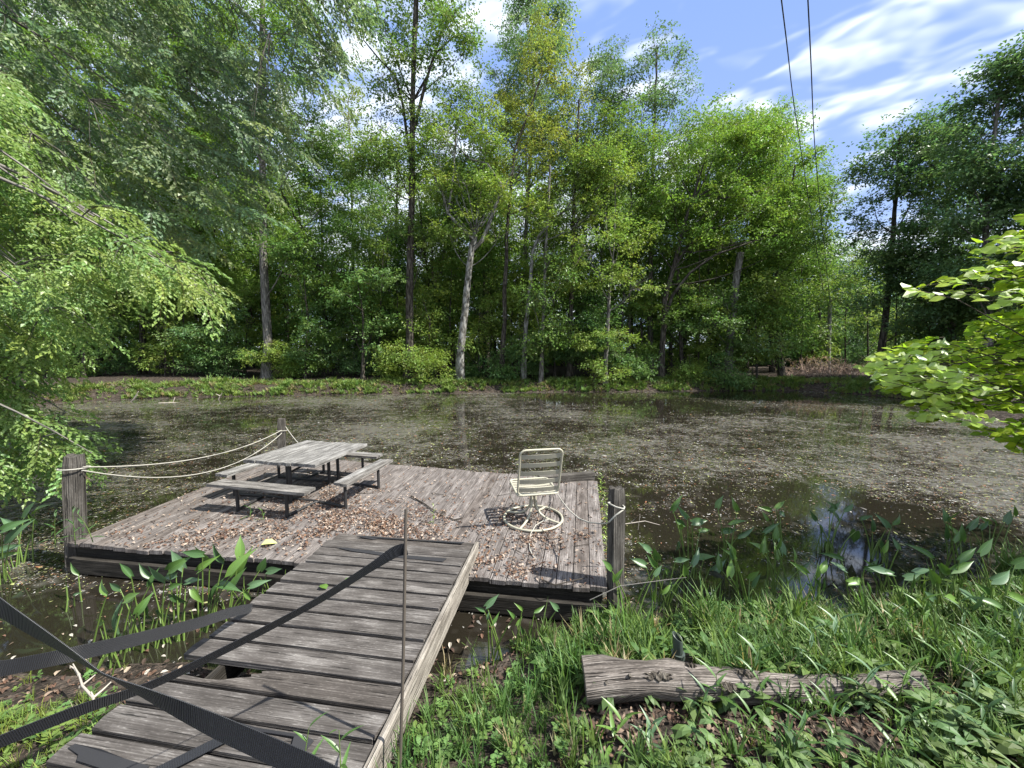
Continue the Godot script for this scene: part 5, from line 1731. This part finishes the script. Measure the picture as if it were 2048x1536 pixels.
func make_blades() -> void:
	for k in 5:
		var mb := blade(1.0, [0.46, 0.40, 0.52, 0.36, 0.44][k], [0.25, 0.45, 0.15, 0.6, 0.3][k], [0.12, 0.3, 0.05, 0.18, 0.42][k])
		mb.smooth = true
		blades.append(mb.mesh(null))
	for c in [Color(0.078, 0.158, 0.034), Color(0.058, 0.122, 0.036), Color(0.115, 0.21, 0.04), Color(0.10, 0.18, 0.085), Color(0.21, 0.31, 0.05)]:
		# veins run along the blade
		var im := Image.create(64, 64, false, Image.FORMAT_RGB8)
		for y in 64:
			for x in 64:
				var v := 0.86 + 0.14 * sin(y * 1.18) + nz.get_noise_2d(x * 40.0, y * 40.0 + c.g * 9000.0) * 0.22
				if absi(y - 32) < 2:
					v = 1.25
				im.set_pixel(x, y, lin(c.r * v, c.g * v, c.b * v))
		var m := StandardMaterial3D.new()
		m.albedo_texture = ImageTexture.create_from_image(im)
		m.roughness = 0.40
		m.metallic_specular = 0.5
		m.backlight_enabled = true
		m.backlight = Color(0.95, 1.0, 0.5).linear_to_srgb() * 0.6
		blade_mats.append(m)
	stalk_mat = flat_mat(lin(0.10, 0.16, 0.035), 0.4, 0.5)

# leaves: [tip of the stalk, length, heading in the picture plane (radians, 0 = right, PI/2 = up), turn]
func water_plant(label: String, foot: Vector3, leaves: Array, group := "") -> void:
	var root := thing("arrowhead_plant", label, "water plant", foot, group)
	for l in leaves:
		var tip: Vector3 = l[0] - foot
		var len: float = l[1]
		var s := Vector3(R(-0.09, 0.09), -0.12, R(-0.09, 0.09))
		var mb := MB.new()
		mb.tube(curve(s, tip, Vector3(tip.x * -0.12, 0.03, tip.z * -0.12), 5), taper(0.0085, 0.0035, 5), 5, false)
		part("stalk", mb, stalk_mat, root, true)
		var a: float = l[2]
		var dir := Vector3(cos(a), sin(a), R(-0.35, 0.35)).normalized()
		var up := Vector3(R(-0.6, 0.6), R(0.1, 0.7), R(0.3, 1.0)).normalized()
		if l.size() > 3:
			up = l[3]
		var sd := dir.cross(up).normalized()
		var o := put("leaf", blades[rng.randi() % 5], root, Transform3D(Basis(dir, sd.cross(dir).normalized(), sd) * Basis.from_scale(Vector3(len, len, len * R(0.68, 1.0))), tip))
		o.material_override = blade_mats[rng.randi() % 4]
	shoots(root, 6 if leaves.size() > 2 else 2, 0.22)

# bare young shoots at the foot of a plant
func shoots(root: Node3D, n: int, h: float) -> void:
	var mb := MB.new()
	for k in n:
		var s := Vector3(R(-0.13, 0.13), -0.12, R(-0.11, 0.11))
		var t := s + Vector3(R(-0.10, 0.10), h * R(0.5, 1.1) + 0.12, R(-0.08, 0.08))
		mb.tube(curve(s, t, Vector3(R(-0.02, 0.02), 0, 0), 4), PackedFloat32Array([0.008, 0.0075, 0.006, 0.004, 0.0015]), 5, false)
	part("shoot", mb, stalk_mat, root, true)

func plant_px(label: String, fx: float, fy: float, list: Array, group := "", fh := 0.0) -> void:
	var foot := on(fx, fy, fh)
	var d := -foot.z
	var out := []
	for l in list:
		out.append([at(l[0], l[1], d + R(-0.12, 0.12)), l[2] * d / 768.0, l[3]])
	water_plant(label, foot, out, group)

func make_water_plants() -> void:
	make_blades()
	var U := PI / 2
	# in the bay left of the gangway
	plant_px("arrowhead plant with one large upright leaf nearest the left strap", 215, 1335, [[238, 1262, 70, 1.75], [205, 1240, 45, 3.6], [250, 1200, 42, 0.5], [215, 1185, 40, 2.6], [230, 1290, 40, 0.9]])
	plant_px("arrowhead plant left of the strap crossing, leaves pointing left", 262, 1300, [[262, 1152, 44, 2.5], [266, 1196, 46, 3.5], [300, 1170, 36, 1.2], [240, 1178, 38, 2.9], [275, 1225, 40, 1.0]])
	plant_px("arrowhead plant with two leaves crossing in front of the dark beam", 312, 1290, [[300, 1152, 38, 2.3], [330, 1160, 46, 2.1], [345, 1190, 40, -1.0], [290, 1205, 38, -1.6], [318, 1220, 36, -1.3], [340, 1175, 32, 0.4]])
	plant_px("arrowhead plant just in front of the deck's front beam middle", 368, 1270, [[366, 1135, 48, 2.2], [338, 1140, 50, 0.6], [372, 1165, 38, 0.3], [352, 1150, 34, 3.4], [398, 1140, 46, 0.7], [385, 1180, 36, -0.9]])
	plant_px("tall arrowhead plant rising over the deck's front edge", 420, 1250, [[420, 1120, 46, 2.4], [448, 1120, 44, 2.2], [405, 1108, 40, 2.9], [462, 1150, 62, 1.0], [440, 1170, 48, 0.1], [425, 1195, 46, 1.2]])
	plant_px("arrowhead plant closest to the gangway's left edge, broad leaves", 470, 1225, [[472, 1148, 66, 1.0], [480, 1112, 42, 1.7], [462, 1180, 50, 1.1], [500, 1172, 36, 0.3], [520, 1140, 34, 1.1], [500, 1195, 30, 2.6]])
	plant_px("small arrowhead plant in the shadow beside the gangway boards", 535, 1190, [[535, 1142, 32, 0.2], [548, 1160, 26, -1.2], [528, 1160, 26, 2.8]])
	plant_px("single thin arrowhead leaf on a lone stalk in the left shallows", 150, 1212, [[157, 1146, 30, 2.3], [148, 1190, 16, 0.4]])
	# far left edge by the post
	plant_px("arrowhead plant at the left edge of the picture, wide blade", -5, 1170, [[0, 1100, 40, 0.2], [20, 1085, 60, 0.9], [-10, 1110, 44, 0.1], [5, 1060, 40, 0.5]])
	plant_px("arrowhead plant just left of the left post, narrow leaves", 50, 1130, [[48, 1035, 44, 1.0], [70, 1025, 36, 0.7], [30, 1055, 40, 2.4], [75, 1045, 34, 2.2]])
	# under the gangway's right side
	plant_px("arrowhead plant in the dark gap right of the gangway", 985, 1335, [[973, 1212, 36, 0.7], [968, 1222, 22, 2.8], [982, 1248, 30, 0.8], [975, 1238, 16, 1.4], [1028, 1235, 22, 2.0]], "", 0.0)
	plant_px("small arrowhead plant before the front beam right of the gangway", 1050, 1300, [[1044, 1219, 22, 2.2], [1070, 1222, 26, 0.2], [1046, 1266, 24, 1.8], [1078, 1275, 30, 1.3], [1115, 1218, 30, 2.2], [1034, 1250, 20, 0.9]], "", 0.0)
	# right of the post
	plant_px("arrowhead clump closest to the right post, mixed leaves", 1318, 1215, [[1300, 1102, 36, 2.4], [1316, 1118, 34, 2.0], [1330, 1140, 40, -0.9], [1290, 1130, 34, 2.7], [1352, 1120, 30, 0.1], [1348, 1170, 34, -1.4], [1372, 1150, 30, 1.9], [1385, 1128, 40, 0.9], [1325, 1185, 28, 0.7], [1299, 1215, 26, 1.6]])
	plant_px("tall arrowhead plant standing behind the clump at the right post", 1375, 1150, [[1345, 1020, 36, 1.2], [1352, 1042, 34, -0.5], [1375, 1035, 34, 2.3], [1360, 1050, 30, -1.2], [1385, 1045, 36, 0.1], [1392, 1115, 40, 0.3], [1400, 1062, 26, 0.2], [1355, 1085, 28, -1.5]])
	plant_px("arrowhead plant with white-lit leaves left of the open water", 1455, 1130, [[1462, 1050, 36, 0.4], [1475, 1020, 28, 2.1], [1435, 1015, 30, 1.4], [1445, 1062, 34, 0.1], [1478, 1072, 38, 0.6], [1420, 1150, 48, 0.8], [1440, 1165, 30, 2.8]])
	plant_px("small upright arrowhead plant in the open water, yellowish leaves", 1545, 1080, [[1540, 1020, 28, 2.8], [1552, 1016, 26, 0.6], [1560, 1026, 22, -0.4], [1545, 1050, 30, -1.5], [1535, 1040, 20, 2.0]])
	plant_px("arrowhead plant with its reflection in the bright water", 1650, 1105, [[1632, 1040, 26, 2.2], [1640, 1052, 22, -1.3], [1660, 1022, 30, 0.9], [1676, 1040, 34, 2.0], [1670, 1018, 26, 2.3], [1690, 1020, 28, 0.5], [1655, 1085, 30, -1.5], [1712, 1062, 34, -1.4]])
	plant_px("dark stalked arrowhead plant right of the bright water", 1752, 1120, [[1775, 1055, 36, 2.2], [1786, 1045, 34, 0.4], [1745, 1060, 30, 1.6], [1722, 1038, 24, 0.6], [1758, 1080, 26, -1.3]])
	plant_px("arrowhead plant with a broad leaf near the grass at the right", 1712, 1235, [[1698, 1165, 44, 0.2], [1690, 1140, 34, 2.6], [1682, 1118, 42, 2.9], [1735, 1170, 36, -1.2], [1730, 1135, 34, 0.3]])
	plant_px("pale leaved arrowhead plant in front of the right bank weeds", 1800, 1260, [[1785, 1148, 34, 2.9], [1810, 1155, 32, 0.3], [1830, 1145, 30, 0.5], [1828, 1160, 26, -1.4], [1770, 1142, 30, 3.0]])
	plant_px("big dark arrowhead plant at the right, leaves over one another", 1890, 1270, [[1860, 1115, 46, 2.5], [1880, 1130, 50, -0.8], [1872, 1165, 46, 2.2], [1905, 1140, 52, 0.4], [1925, 1185, 48, -0.6], [1920, 1120, 44, 0.8], [1910, 1200, 40, 2.7]])
	var more := [["bunched arrowhead plant at the grass edge below the leaf clump", 1480, 1225], ["low arrowhead plant in the shallows left of the bright water", 1560, 1190], ["arrowhead plant rooted at the grass edge under the bright water", 1625, 1230], ["arrowhead plant between the pale leaved one and the dark stalked one", 1775, 1205], ["arrowhead plant standing out in the water before the right edge", 1905, 1160], ["farthest arrowhead plant in the water near the right edge", 1985, 1115], ["arrowhead plant among the weeds below the big dark ones", 1840, 1310], ["arrowhead plant in the bottom right weeds at the picture's margin", 2030, 1345], ["arrowhead plant at the mud's edge right of the post's foot", 1268, 1245]]
	for m in more:
		var ls := []
		for q in 6 + rng.randi() % 3:
			ls.append([m[1] + R(-48, 48), m[2] - R(45, 125), R(24, 38), R(0.6, 2.5)])
		plant_px(m[0], m[1], m[2], ls)
	plant_px("big dark arrowhead plant touching the right edge", 1995, 1290, [[1960, 1105, 46, 0.7], [1985, 1160, 50, 0.4], [2020, 1190, 56, -0.4], [2000, 1215, 46, 2.6], [1975, 1190, 44, 2.3], [2030, 1130, 44, 0.6], [1945, 1215, 40, 1.0]])

# ---------------------------------------------------------------- grass, weeds and litter
func make_grass() -> void:
	var tuft := [Many.new(), Many.new(), Many.new()]
	var weed := [Many.new(), Many.new()]
	var lit := Many.new()
	var tries := 0
	var hole := noise(0.9, 303, 3)
	while tries < 31000:
		tries += 1
		var x := R(-4.2, 5.6)
		var z := R(-4.6, -0.75)
		if x < -0.3 and x > z * -0.16 - 2.75 and z < -1.2 and x > -2.35:
			pass
		var s := land(x, z)
		if s < 0.0:
			continue
		var p := Vector3(x, height(x, z), z)
		# bare under and beside the gangway
		var gl := (p - G0).dot(GC)
		if gl > -0.06 and gl < 1.5:
			continue
		var bare := exp(-pow((gl + 0.35) / 0.28, 2)) * smoothstep(-2.15, -2.45, z)
		bare = maxf(bare, 0.96 * exp(-pow((z + 1.84) / 0.15, 4)) * smoothstep(0.25, 0.5, x) * smoothstep(2.3, 1.5, x))
		if x < -1.5:
			bare = smoothstep(-1.95, -2.25, z)
		var k := hole.get_noise_2d(x, z)
		if rng.randf() < bare * 0.97 or k < (-0.30 if x > 0.45 else -0.62) + R(-0.1, 0.1):
			for q in (1 if x < 0.3 and rng.randf() < 0.3 else (2 if x > 0.3 else 0)):
				lit.add(Transform3D(spin(R(0, TAU), R(-0.7, 0.7), R(-0.7, 0.7), R(0.016, 0.052)), p + Vector3(R(-0.05, 0.05), R(0.006, 0.02), R(-0.05, 0.05))), [Color(0.12, 0.075, 0.052), Color(0.22, 0.16, 0.12), Color(0.06, 0.042, 0.032), Color(0.09, 0.055, 0.04)][rng.randi() % 4])
			continue
		if Vector2(x - pipe_at.x, z - pipe_at.z).length() < 0.13 or (absf(x - pipe_at.x) < 0.09 and z > pipe_at.z and z < pipe_at.z + 0.3):
			continue
		var near_water := exp(-pow(s / 0.8, 2))
		var t := rng.randf()
		var col := leafcol(Color(0.070, 0.140, 0.036).lerp(Color(0.145, 0.225, 0.06), clampf(0.5 + k, 0, 1)), 0.3)
		if x < -1.5:
			col = leafcol(Color(0.17, 0.235, 0.05), 0.3)
		if rng.randf() < 0.09:
			col = leafcol(Color(0.30, 0.25, 0.14), 0.3)
		var behind_log := z < -2.05
		if behind_log and x > 0.2:
			if k > 0.30 and t < 0.30:
				continue
			if t < 0.26:
				var h := R(0.12, 0.34) * (0.95 + hole.get_noise_2d(x * 2.3 + 40.0, z * 2.3) * 0.9) * (1.0 + 0.25 * near_water)
				tuft[0 if t < 0.13 else 1].add(Transform3D(spin(R(0, TAU), R(-0.15, 0.15), R(-0.15, 0.15), h), p), col)
			elif t < 0.48:
				tuft[2].add(Transform3D(spin(R(0, TAU), R(-0.2, 0.2), R(-0.2, 0.2), R(0.14, 0.26)), p), col)
			elif t < 0.53:
				weed[0].add(Transform3D(spin(R(0, TAU), R(-0.2, 0.2), 0, R(0.10, 0.18)), p), leafcol(Color(0.10, 0.17, 0.045)))
		elif x < -1.5 or x < 0.42:
			if t < 0.62:
				tuft[0 if t < 0.40 else 1].add(Transform3D(spin(R(0, TAU), R(-0.2, 0.2), R(-0.2, 0.2), R(0.06, 0.14) if rng.randf() < 0.8 or x < -1.0 else R(0.2, 0.3)), p), col)
			elif t < 0.86:
				weed[1].add(Transform3D(spin(R(0, TAU), R(-0.2, 0.2), 0, R(0.035, 0.09)), p), leafcol(Color(0.12, 0.20, 0.055)))
		else:
			if t < 0.14:
				tuft[rng.randi() % 2].add(Transform3D(spin(R(0, TAU), R(-0.2, 0.2), R(-0.2, 0.2), R(0.09, 0.2)), p), col)
			elif t < 0.24:
				tuft[2].add(Transform3D(spin(R(0, TAU), R(-0.25, 0.25), R(-0.25, 0.25), R(0.12, 0.24)), p), leafcol(Color(0.115, 0.185, 0.055), 0.3))
			elif t < 0.36:
				weed[0].add(Transform3D(spin(R(0, TAU), R(-0.25, 0.25), 0, R(0.08, 0.17)), p), leafcol(Color(0.115, 0.18, 0.065), 0.3))
			elif t < 0.44:
				weed[1].add(Transform3D(spin(R(0, TAU), R(-0.2, 0.2), 0, R(0.06, 0.11)), p), leafcol(Color(0.12, 0.19, 0.06), 0.3))
			elif t < 0.50:
				lit.add(Transform3D(spin(R(0, TAU), R(-0.6, 0.6), R(-0.6, 0.6), R(0.03, 0.07)), p + Vector3(0, 0.015, 0)), [Color(0.13, 0.08, 0.055), Color(0.26, 0.19, 0.14)][rng.randi() % 2])
	# the bank goes on to either side of what the picture shows
	for q in 9000:
		var x := R(5.4, 16.0) if q % 4 else R(-10.0, -4.2)
		var z := R(-9.0, 3.0)
		if land(x, z) < 0.05:
			continue
		var p := Vector3(x, height(x, z), z)
		if q % 3 == 0:
			weed[q % 2].add(Transform3D(spin(R(0, TAU), R(-0.2, 0.2), 0, R(0.10, 0.2)), p), leafcol(Color(0.11, 0.18, 0.055)))
		else:
			tuft[q % 2].add(Transform3D(spin(R(0, TAU), R(-0.2, 0.2), R(-0.2, 0.2), R(0.15, 0.34)), p), leafcol(Color(0.11, 0.185, 0.05), 0.3))
	tag(many("grass", LEAF.tuft0, tuft[0]), "fine green grass on the near bank behind the log", "grass", "", "stuff")
	tag(many("grass", LEAF.tuft1, tuft[1]), "loose arching grass mixed through the near bank", "grass", "", "stuff")
	tag(many("broad_grass", LEAF.tuft2, tuft[2]), "wide bladed grass on the near bank", "grass", "", "stuff")
	tag(many("ground_cover", LEAF.weed0, weed[0]), "low lance-leaved weeds covering the near bank", "weeds", "", "stuff")
	tag(many("ground_cover", LEAF.weed1, weed[1]), "low round-leaved weeds covering the near bank", "weeds", "", "stuff")
	tag(many("leaf_litter", LEAF.dead, lit), "brown dead leaves lying on the near bank", "dead leaves", "", "stuff")
	# litter on the deck, thickest beside the table and by the chair
	var dl := Many.new()
	var dn := noise(1.2, 401, 3)
	tries = 0
	while dl.size() < 7500 and tries < 90000:
		tries += 1
		var u := rng.randf()
		var v := rng.randf()
		var p := deck_at(u, v)
		var w := 0.035
		w += 1.0 * exp(-pow((p.x + 1.75) / 0.75, 2) - pow((p.z + 4.25) / 0.42, 2))
		w += 0.6 * exp(-pow((p.x + 2.6) / 0.7, 2) - pow((p.z + 4.9) / 0.45, 2))
		w += 0.55 * exp(-pow((p.x + 3.3) / 0.8, 2) - pow((p.z + 4.0) / 0.28, 2))
		w += 0.65 * exp(-pow((p.x - 0.38) / 0.32, 2) - pow((p.z + 3.95) / 0.22, 2))
		w += 0.5 * exp(-pow((p.x - 0.05) / 0.28, 2) - pow((p.z + 4.5) / 0.3, 2))
		w += 0.65 * exp(-pow((p.x + 0.08) / 0.35, 2) - pow((p.z + 3.45) / 0.25, 2))
		w += 0.35 * exp(-pow((p.x + 0.9) / 0.6, 2) - pow((p.z + 4.0) / 0.25, 2))
		w *= clampf(0.75 + dn.get_noise_2d(p.x * 2.0, p.z * 2.0) * 1.4, 0.05, 1.5)
		if rng.randf() > w:
			continue
		dl.add(Transform3D(spin(R(0, TAU), R(-0.6, 0.6), R(-0.6, 0.6), R(0.014, 0.044)), p + Vector3(0, 0.009 + R(0, 0.014), 0)), [Color(0.135, 0.078, 0.055), Color(0.24, 0.175, 0.13), Color(0.075, 0.046, 0.036), Color(0.36, 0.29, 0.235), Color(0.17, 0.10, 0.062)][rng.randi() % 5])
	tag(many("leaf_litter", LEAF.dead, dl), "brown dead leaves drifted over the deck round table and chair", "dead leaves", "", "stuff")
	# floating and sunken leaves in the muddy water by the bank
	var ml := Many.new()
	tries = 0
	while ml.size() < 300 and tries < 9000:
		tries += 1
		var x := R(-4.4, 2.6)
		var z := R(-3.5, -2.4)
		var s := land(x, z)
		if s > 0.25 or s < -0.75:
			continue
		ml.add(Transform3D(spin(R(0, TAU), R(-0.2, 0.2), R(-0.2, 0.2), R(0.018, 0.06)), Vector3(x, maxf(height(x, z), 0.0) + 0.008, z)), [Color(0.30, 0.24, 0.18), Color(0.14, 0.08, 0.055), Color(0.36, 0.33, 0.28), Color(0.07, 0.045, 0.034)][rng.randi() % 4])
	tag(many("leaf_litter", LEAF.dead, ml), "dead leaves along the muddy water's edge", "dead leaves", "", "stuff")
	# the grassy strip of the far bank
	var fb := Many.new()
	for k in 20000:
		var x := R(-24, 20)
		var z := R(-24.2, -16.5)
		var s := land(x, z)
		var rough := hole.get_noise_2d(x * 0.6, z * 0.6)
		if s < 0.02 or s > 2.3 or rough < -0.34 + R(-0.15, 0.15):
			continue
		var c := leafcol(Color(0.17, 0.25, 0.07), 0.3)
		if rng.randf() < 0.18 - rough * 0.5:
			c = leafcol(Color(0.24, 0.20, 0.12), 0.2)
		fb.add(Transform3D(spin(R(0, TAU), R(-0.25, 0.25), R(-0.25, 0.25), R(0.12, 0.32) * (1.0 + rough * 1.1)) * Basis.from_scale(Vector3(1.8, 1, 1.8)), Vector3(x, height(x, z), z)), c)
	tag(many("grass", LEAF.tuft2, fb), "strip of rough grass along the far bank", "grass", "", "stuff")
	# red-brown dry brush below the utility pole
	for b in [[1590, 752, 24.5, "leftmost dead red-brown brush on the bank left of the utility pole"], [1628, 748, 25.5, "dead red-brown brush just left of the utility pole's foot"], [1668, 750, 25.0, "dead red-brown brush just right of the utility pole's foot"], [1705, 755, 24.0, "rightmost dead red-brown brush on the bank right of the utility pole"], [1640, 762, 23.5, "lowest dead red-brown brush at the water below the utility pole"]]:
		var f := at(b[0], b[1], b[2])
		f.y = height(f.x, f.z)
		var root := thing("dry_brush", b[3], "brush", f, "dry brush below the pole")
		var mb := MB.new()
		for q in 46:
			var d := Vector3(R(-1, 1), R(0.3, 1.2), R(-0.6, 0.6)).normalized()
			var s := Vector3(R(-0.9, 0.9), 0, R(-0.4, 0.4))
			mb.tube(curve(s, s + d * R(0.35, 1.25), Vector3(0, 0.1, 0), 3), PackedFloat32Array([0.018, 0.013, 0.010, 0.006]), 3, false)
		part("stem", mb, M.brush, root, true)
		var m := Many.new()
		for q in 11:
			m.add(Transform3D(spin(R(0, TAU), R(-0.6, 0.6), R(-0.6, 0.6), R(0.3, 0.55)), Vector3(R(-0.8, 0.8), R(0.2, 1.0), R(-0.5, 0.5))), leafcol(Color(0.36, 0.27, 0.225), 0.35))
		tag(many("foliage", LEAF.far2, m, root), "", "", "", "stuff")

# upright weeds: a stem with long leaves, each its own part
func weed_stem(label: String, foot: Vector3, h: float, lean: Vector3, ll: float, n: int, col: int, group := "") -> void:
	var root := thing("tall_weed", label, "weed", foot, group)
	var tip := Vector3(0, h, 0) + lean
	var c := curve(Vector3(0, -0.05, 0), tip, lean * -0.15, 8)
	var mb := MB.new()
	mb.tube(c, taper(0.0045, 0.0015, 8), 5, false)
	part("stem", mb, stalk_mat, root, true)
	for k in n:
		var t := 0.15 + 0.85 * k / (n - 1)
		var p := c[0].lerp(tip, t)
		var yaw := k * 2.4 + R(-0.3, 0.3)
		var rise := lerpf(0.15, 1.3, t)
		var dir := Vector3(cos(yaw), rise, sin(yaw)).normalized()
		var sd := dir.cross(Vector3.UP).normalized()
		var l := ll * R(0.75, 1.15) * (1.0 - 0.35 * t)
		var o := put("leaf", lance[k % 2], root, Transform3D(Basis(dir, sd.cross(dir).normalized(), sd) * Basis.from_scale(Vector3(l, l, l)), p))
		o.material_override = blade_mats[col]

var lance := []

func make_weeds() -> void:
	for k in 2:
		var mb := MB.new()
		mb.smooth = true
		var n := 6
		for i in n + 1:
			var t := float(i) / n
			var hw := 0.075 * sin(PI * pow(t, 0.7)) + 0.004
			for j in 3:
				var s := j - 1.0
				mb.vert(Vector3(t, -[0.25, 0.55][k] * t * t + 0.25 * hw * absf(s), s * hw), Vector2(t, s * 0.5 + 0.5), Vector3(0.4 * t, 1, -0.3 * s).normalized())
		for i in n:
			for j in 2:
				var a := i * 3 + j
				mb.tri(a, a + 3, a + 4, Vector3.UP)
				mb.tri(a, a + 4, a + 1, Vector3.UP)
		lance.append(mb.mesh(null))
	var g := func(px: float, py: float, d: float) -> Vector3:
		var p := at(px, py, d)
		return p
	weed_stem("left of two grass-like shoots before the gangway's near boards", g.call(602, 1600, 1.50), 0.34, Vector3(0.05, 0, 0.0), 0.14, 6, 0)
	weed_stem("right of two grass-like shoots before the gangway's near boards", g.call(684, 1600, 1.50), 0.33, Vector3(0.0, 0, 0.0), 0.13, 7, 0)
	var list := [[1435, 1400, 0.26], [1500, 1370, 0.30], [1610, 1350, 0.34], [1535, 1420, 0.22], [1620, 1430, 0.30], [1390, 1440, 0.20], [1700, 1400, 0.26], [1790, 1420, 0.30], [1850, 1390, 0.34], [1930, 1420, 0.30], [1990, 1380, 0.36], [1480, 1490, 0.20], [1580, 1500, 0.22], [1680, 1490, 0.24], [1770, 1500, 0.24], [1860, 1480, 0.26], [1950, 1490, 0.28], [2030, 1460, 0.30], [1300, 1500, 0.16], [1220, 1480, 0.15], [1860, 1300, 0.40], [1940, 1310, 0.42], [1760, 1290, 0.36], [2010, 1300, 0.45], [1650, 1300, 0.30]]
	list.sort_custom(func(a, b): return a[0] < b[0])
	for l in list:
		var f := on(l[0], l[1], 0.34)
		f.y = height(f.x, f.z)
		var rowname := "beyond the log" if l[1] < 1320 else ("just before the log" if l[1] < 1450 else "along the picture's bottom edge")
		counted[rowname] = counted.get(rowname, -1) + 1
		weed_stem("%s from the left of the upright weeds %s" % [ORD[counted[rowname]], rowname], f, l[2], Vector3(R(-0.08, 0.08), 0, R(-0.05, 0.08)), R(0.13, 0.19), 9, [0, 1, 3, 2][rng.randi() % 4], "upright weeds on the near bank")
	# weeds round the left post, on the deck and along its right edge
	for l in [["leafy weed growing up the front of the left post", 150, 1080, 3.72, 0.34], ["leafy weed on the right of the left post's foot", 185, 1075, 3.78, 0.30], ["leafy weed leaning left of the left post's foot", 110, 1085, 3.7, 0.32]]:
		weed_stem(l[0], at(l[1], l[2], l[3]), l[4], Vector3(R(-0.1, 0.1), 0, 0.05), 0.15, 9, 1)
	weed_stem("small bright seedling sprouting in the middle of the deck", on(866, 1046, 0.30), 0.20, Vector3(0.01, 0, 0), 0.07, 8, 4)
	weed_stem("dark leafy weed growing under the near bench", on(500, 1035, 0.30), 0.17, Vector3(0.02, 0, 0), 0.12, 7, 1)
	weed_stem("second leafy weed under the near bench, nearer the right leg", on(528, 1040, 0.30), 0.14, Vector3(-0.02, 0, 0), 0.10, 6, 0)
	for k in 9:
		var t := k / 8.0
		var e: Vector3 = deck[2].lerp(deck[1], t * 0.8 - 0.02)
		weed_stem("yellow-green weed growing along the deck's right edge", e + Vector3(0.03 + R(0, 0.05), -0.12, 0), R(0.22, 0.34) if k < 2 else R(0.14, 0.22), Vector3(R(-0.04, 0.08), 0, 0.02), 0.10, 10, 4, "weeds along the deck's right edge")
	# fresh leaves blown onto the boards
	for l in [["curled green leaf lying on the gangway boards beside the strap", gang(0.82, 0.88, 0.012), 0.10, 0.6], ["second green leaf lying on the gangway next to the curled one", gang(0.90, 0.97, 0.012), 0.08, 2.6], ["small green leaf on the gangway near the torn tread strip", gang(0.44, 0.72, 0.012), 0.07, 3.0]]:
		var o := put("fallen_leaf", LEAF.round0, null, Transform3D(spin(l[3], 0.15, 0.2, l[2]), l[1]))
		o.material_override = blade_mats[2]
		tag(o, l[0], "leaf")
	var yl := put("fallen_leaf", LEAF.round1, null, Transform3D(spin(0.4, 0.1, 0.15, 0.14), on(522, 1090, 0.315)))
	yl.material_override = flat_mat(lin(0.45, 0.46, 0.16), 0.6, 0.4)
	tag(yl, "yellow fallen leaf on the deck near its front edge", "leaf")

func _ready() -> void:
	rng.seed = 20240
	nz.seed = 3
	nz.frequency = 0.01
	nz.fractal_octaves = 3
	make_camera_and_light()
	make_materials()
	M.brush = flat_mat(lin(0.33, 0.245, 0.20), 0.9, 0.2)
	make_ground()
	make_water()
	make_sprays()
	make_trees()
	make_near_trees()
	make_deck()
	make_posts_and_ropes()
	make_gangway()
	make_table()
	make_chair()
	make_straps()
	make_log()
	make_pipe()
	make_sticks()
	make_right_shrub()
	make_water_plants()
	make_weeds()
	make_grass()
	make_flakes()
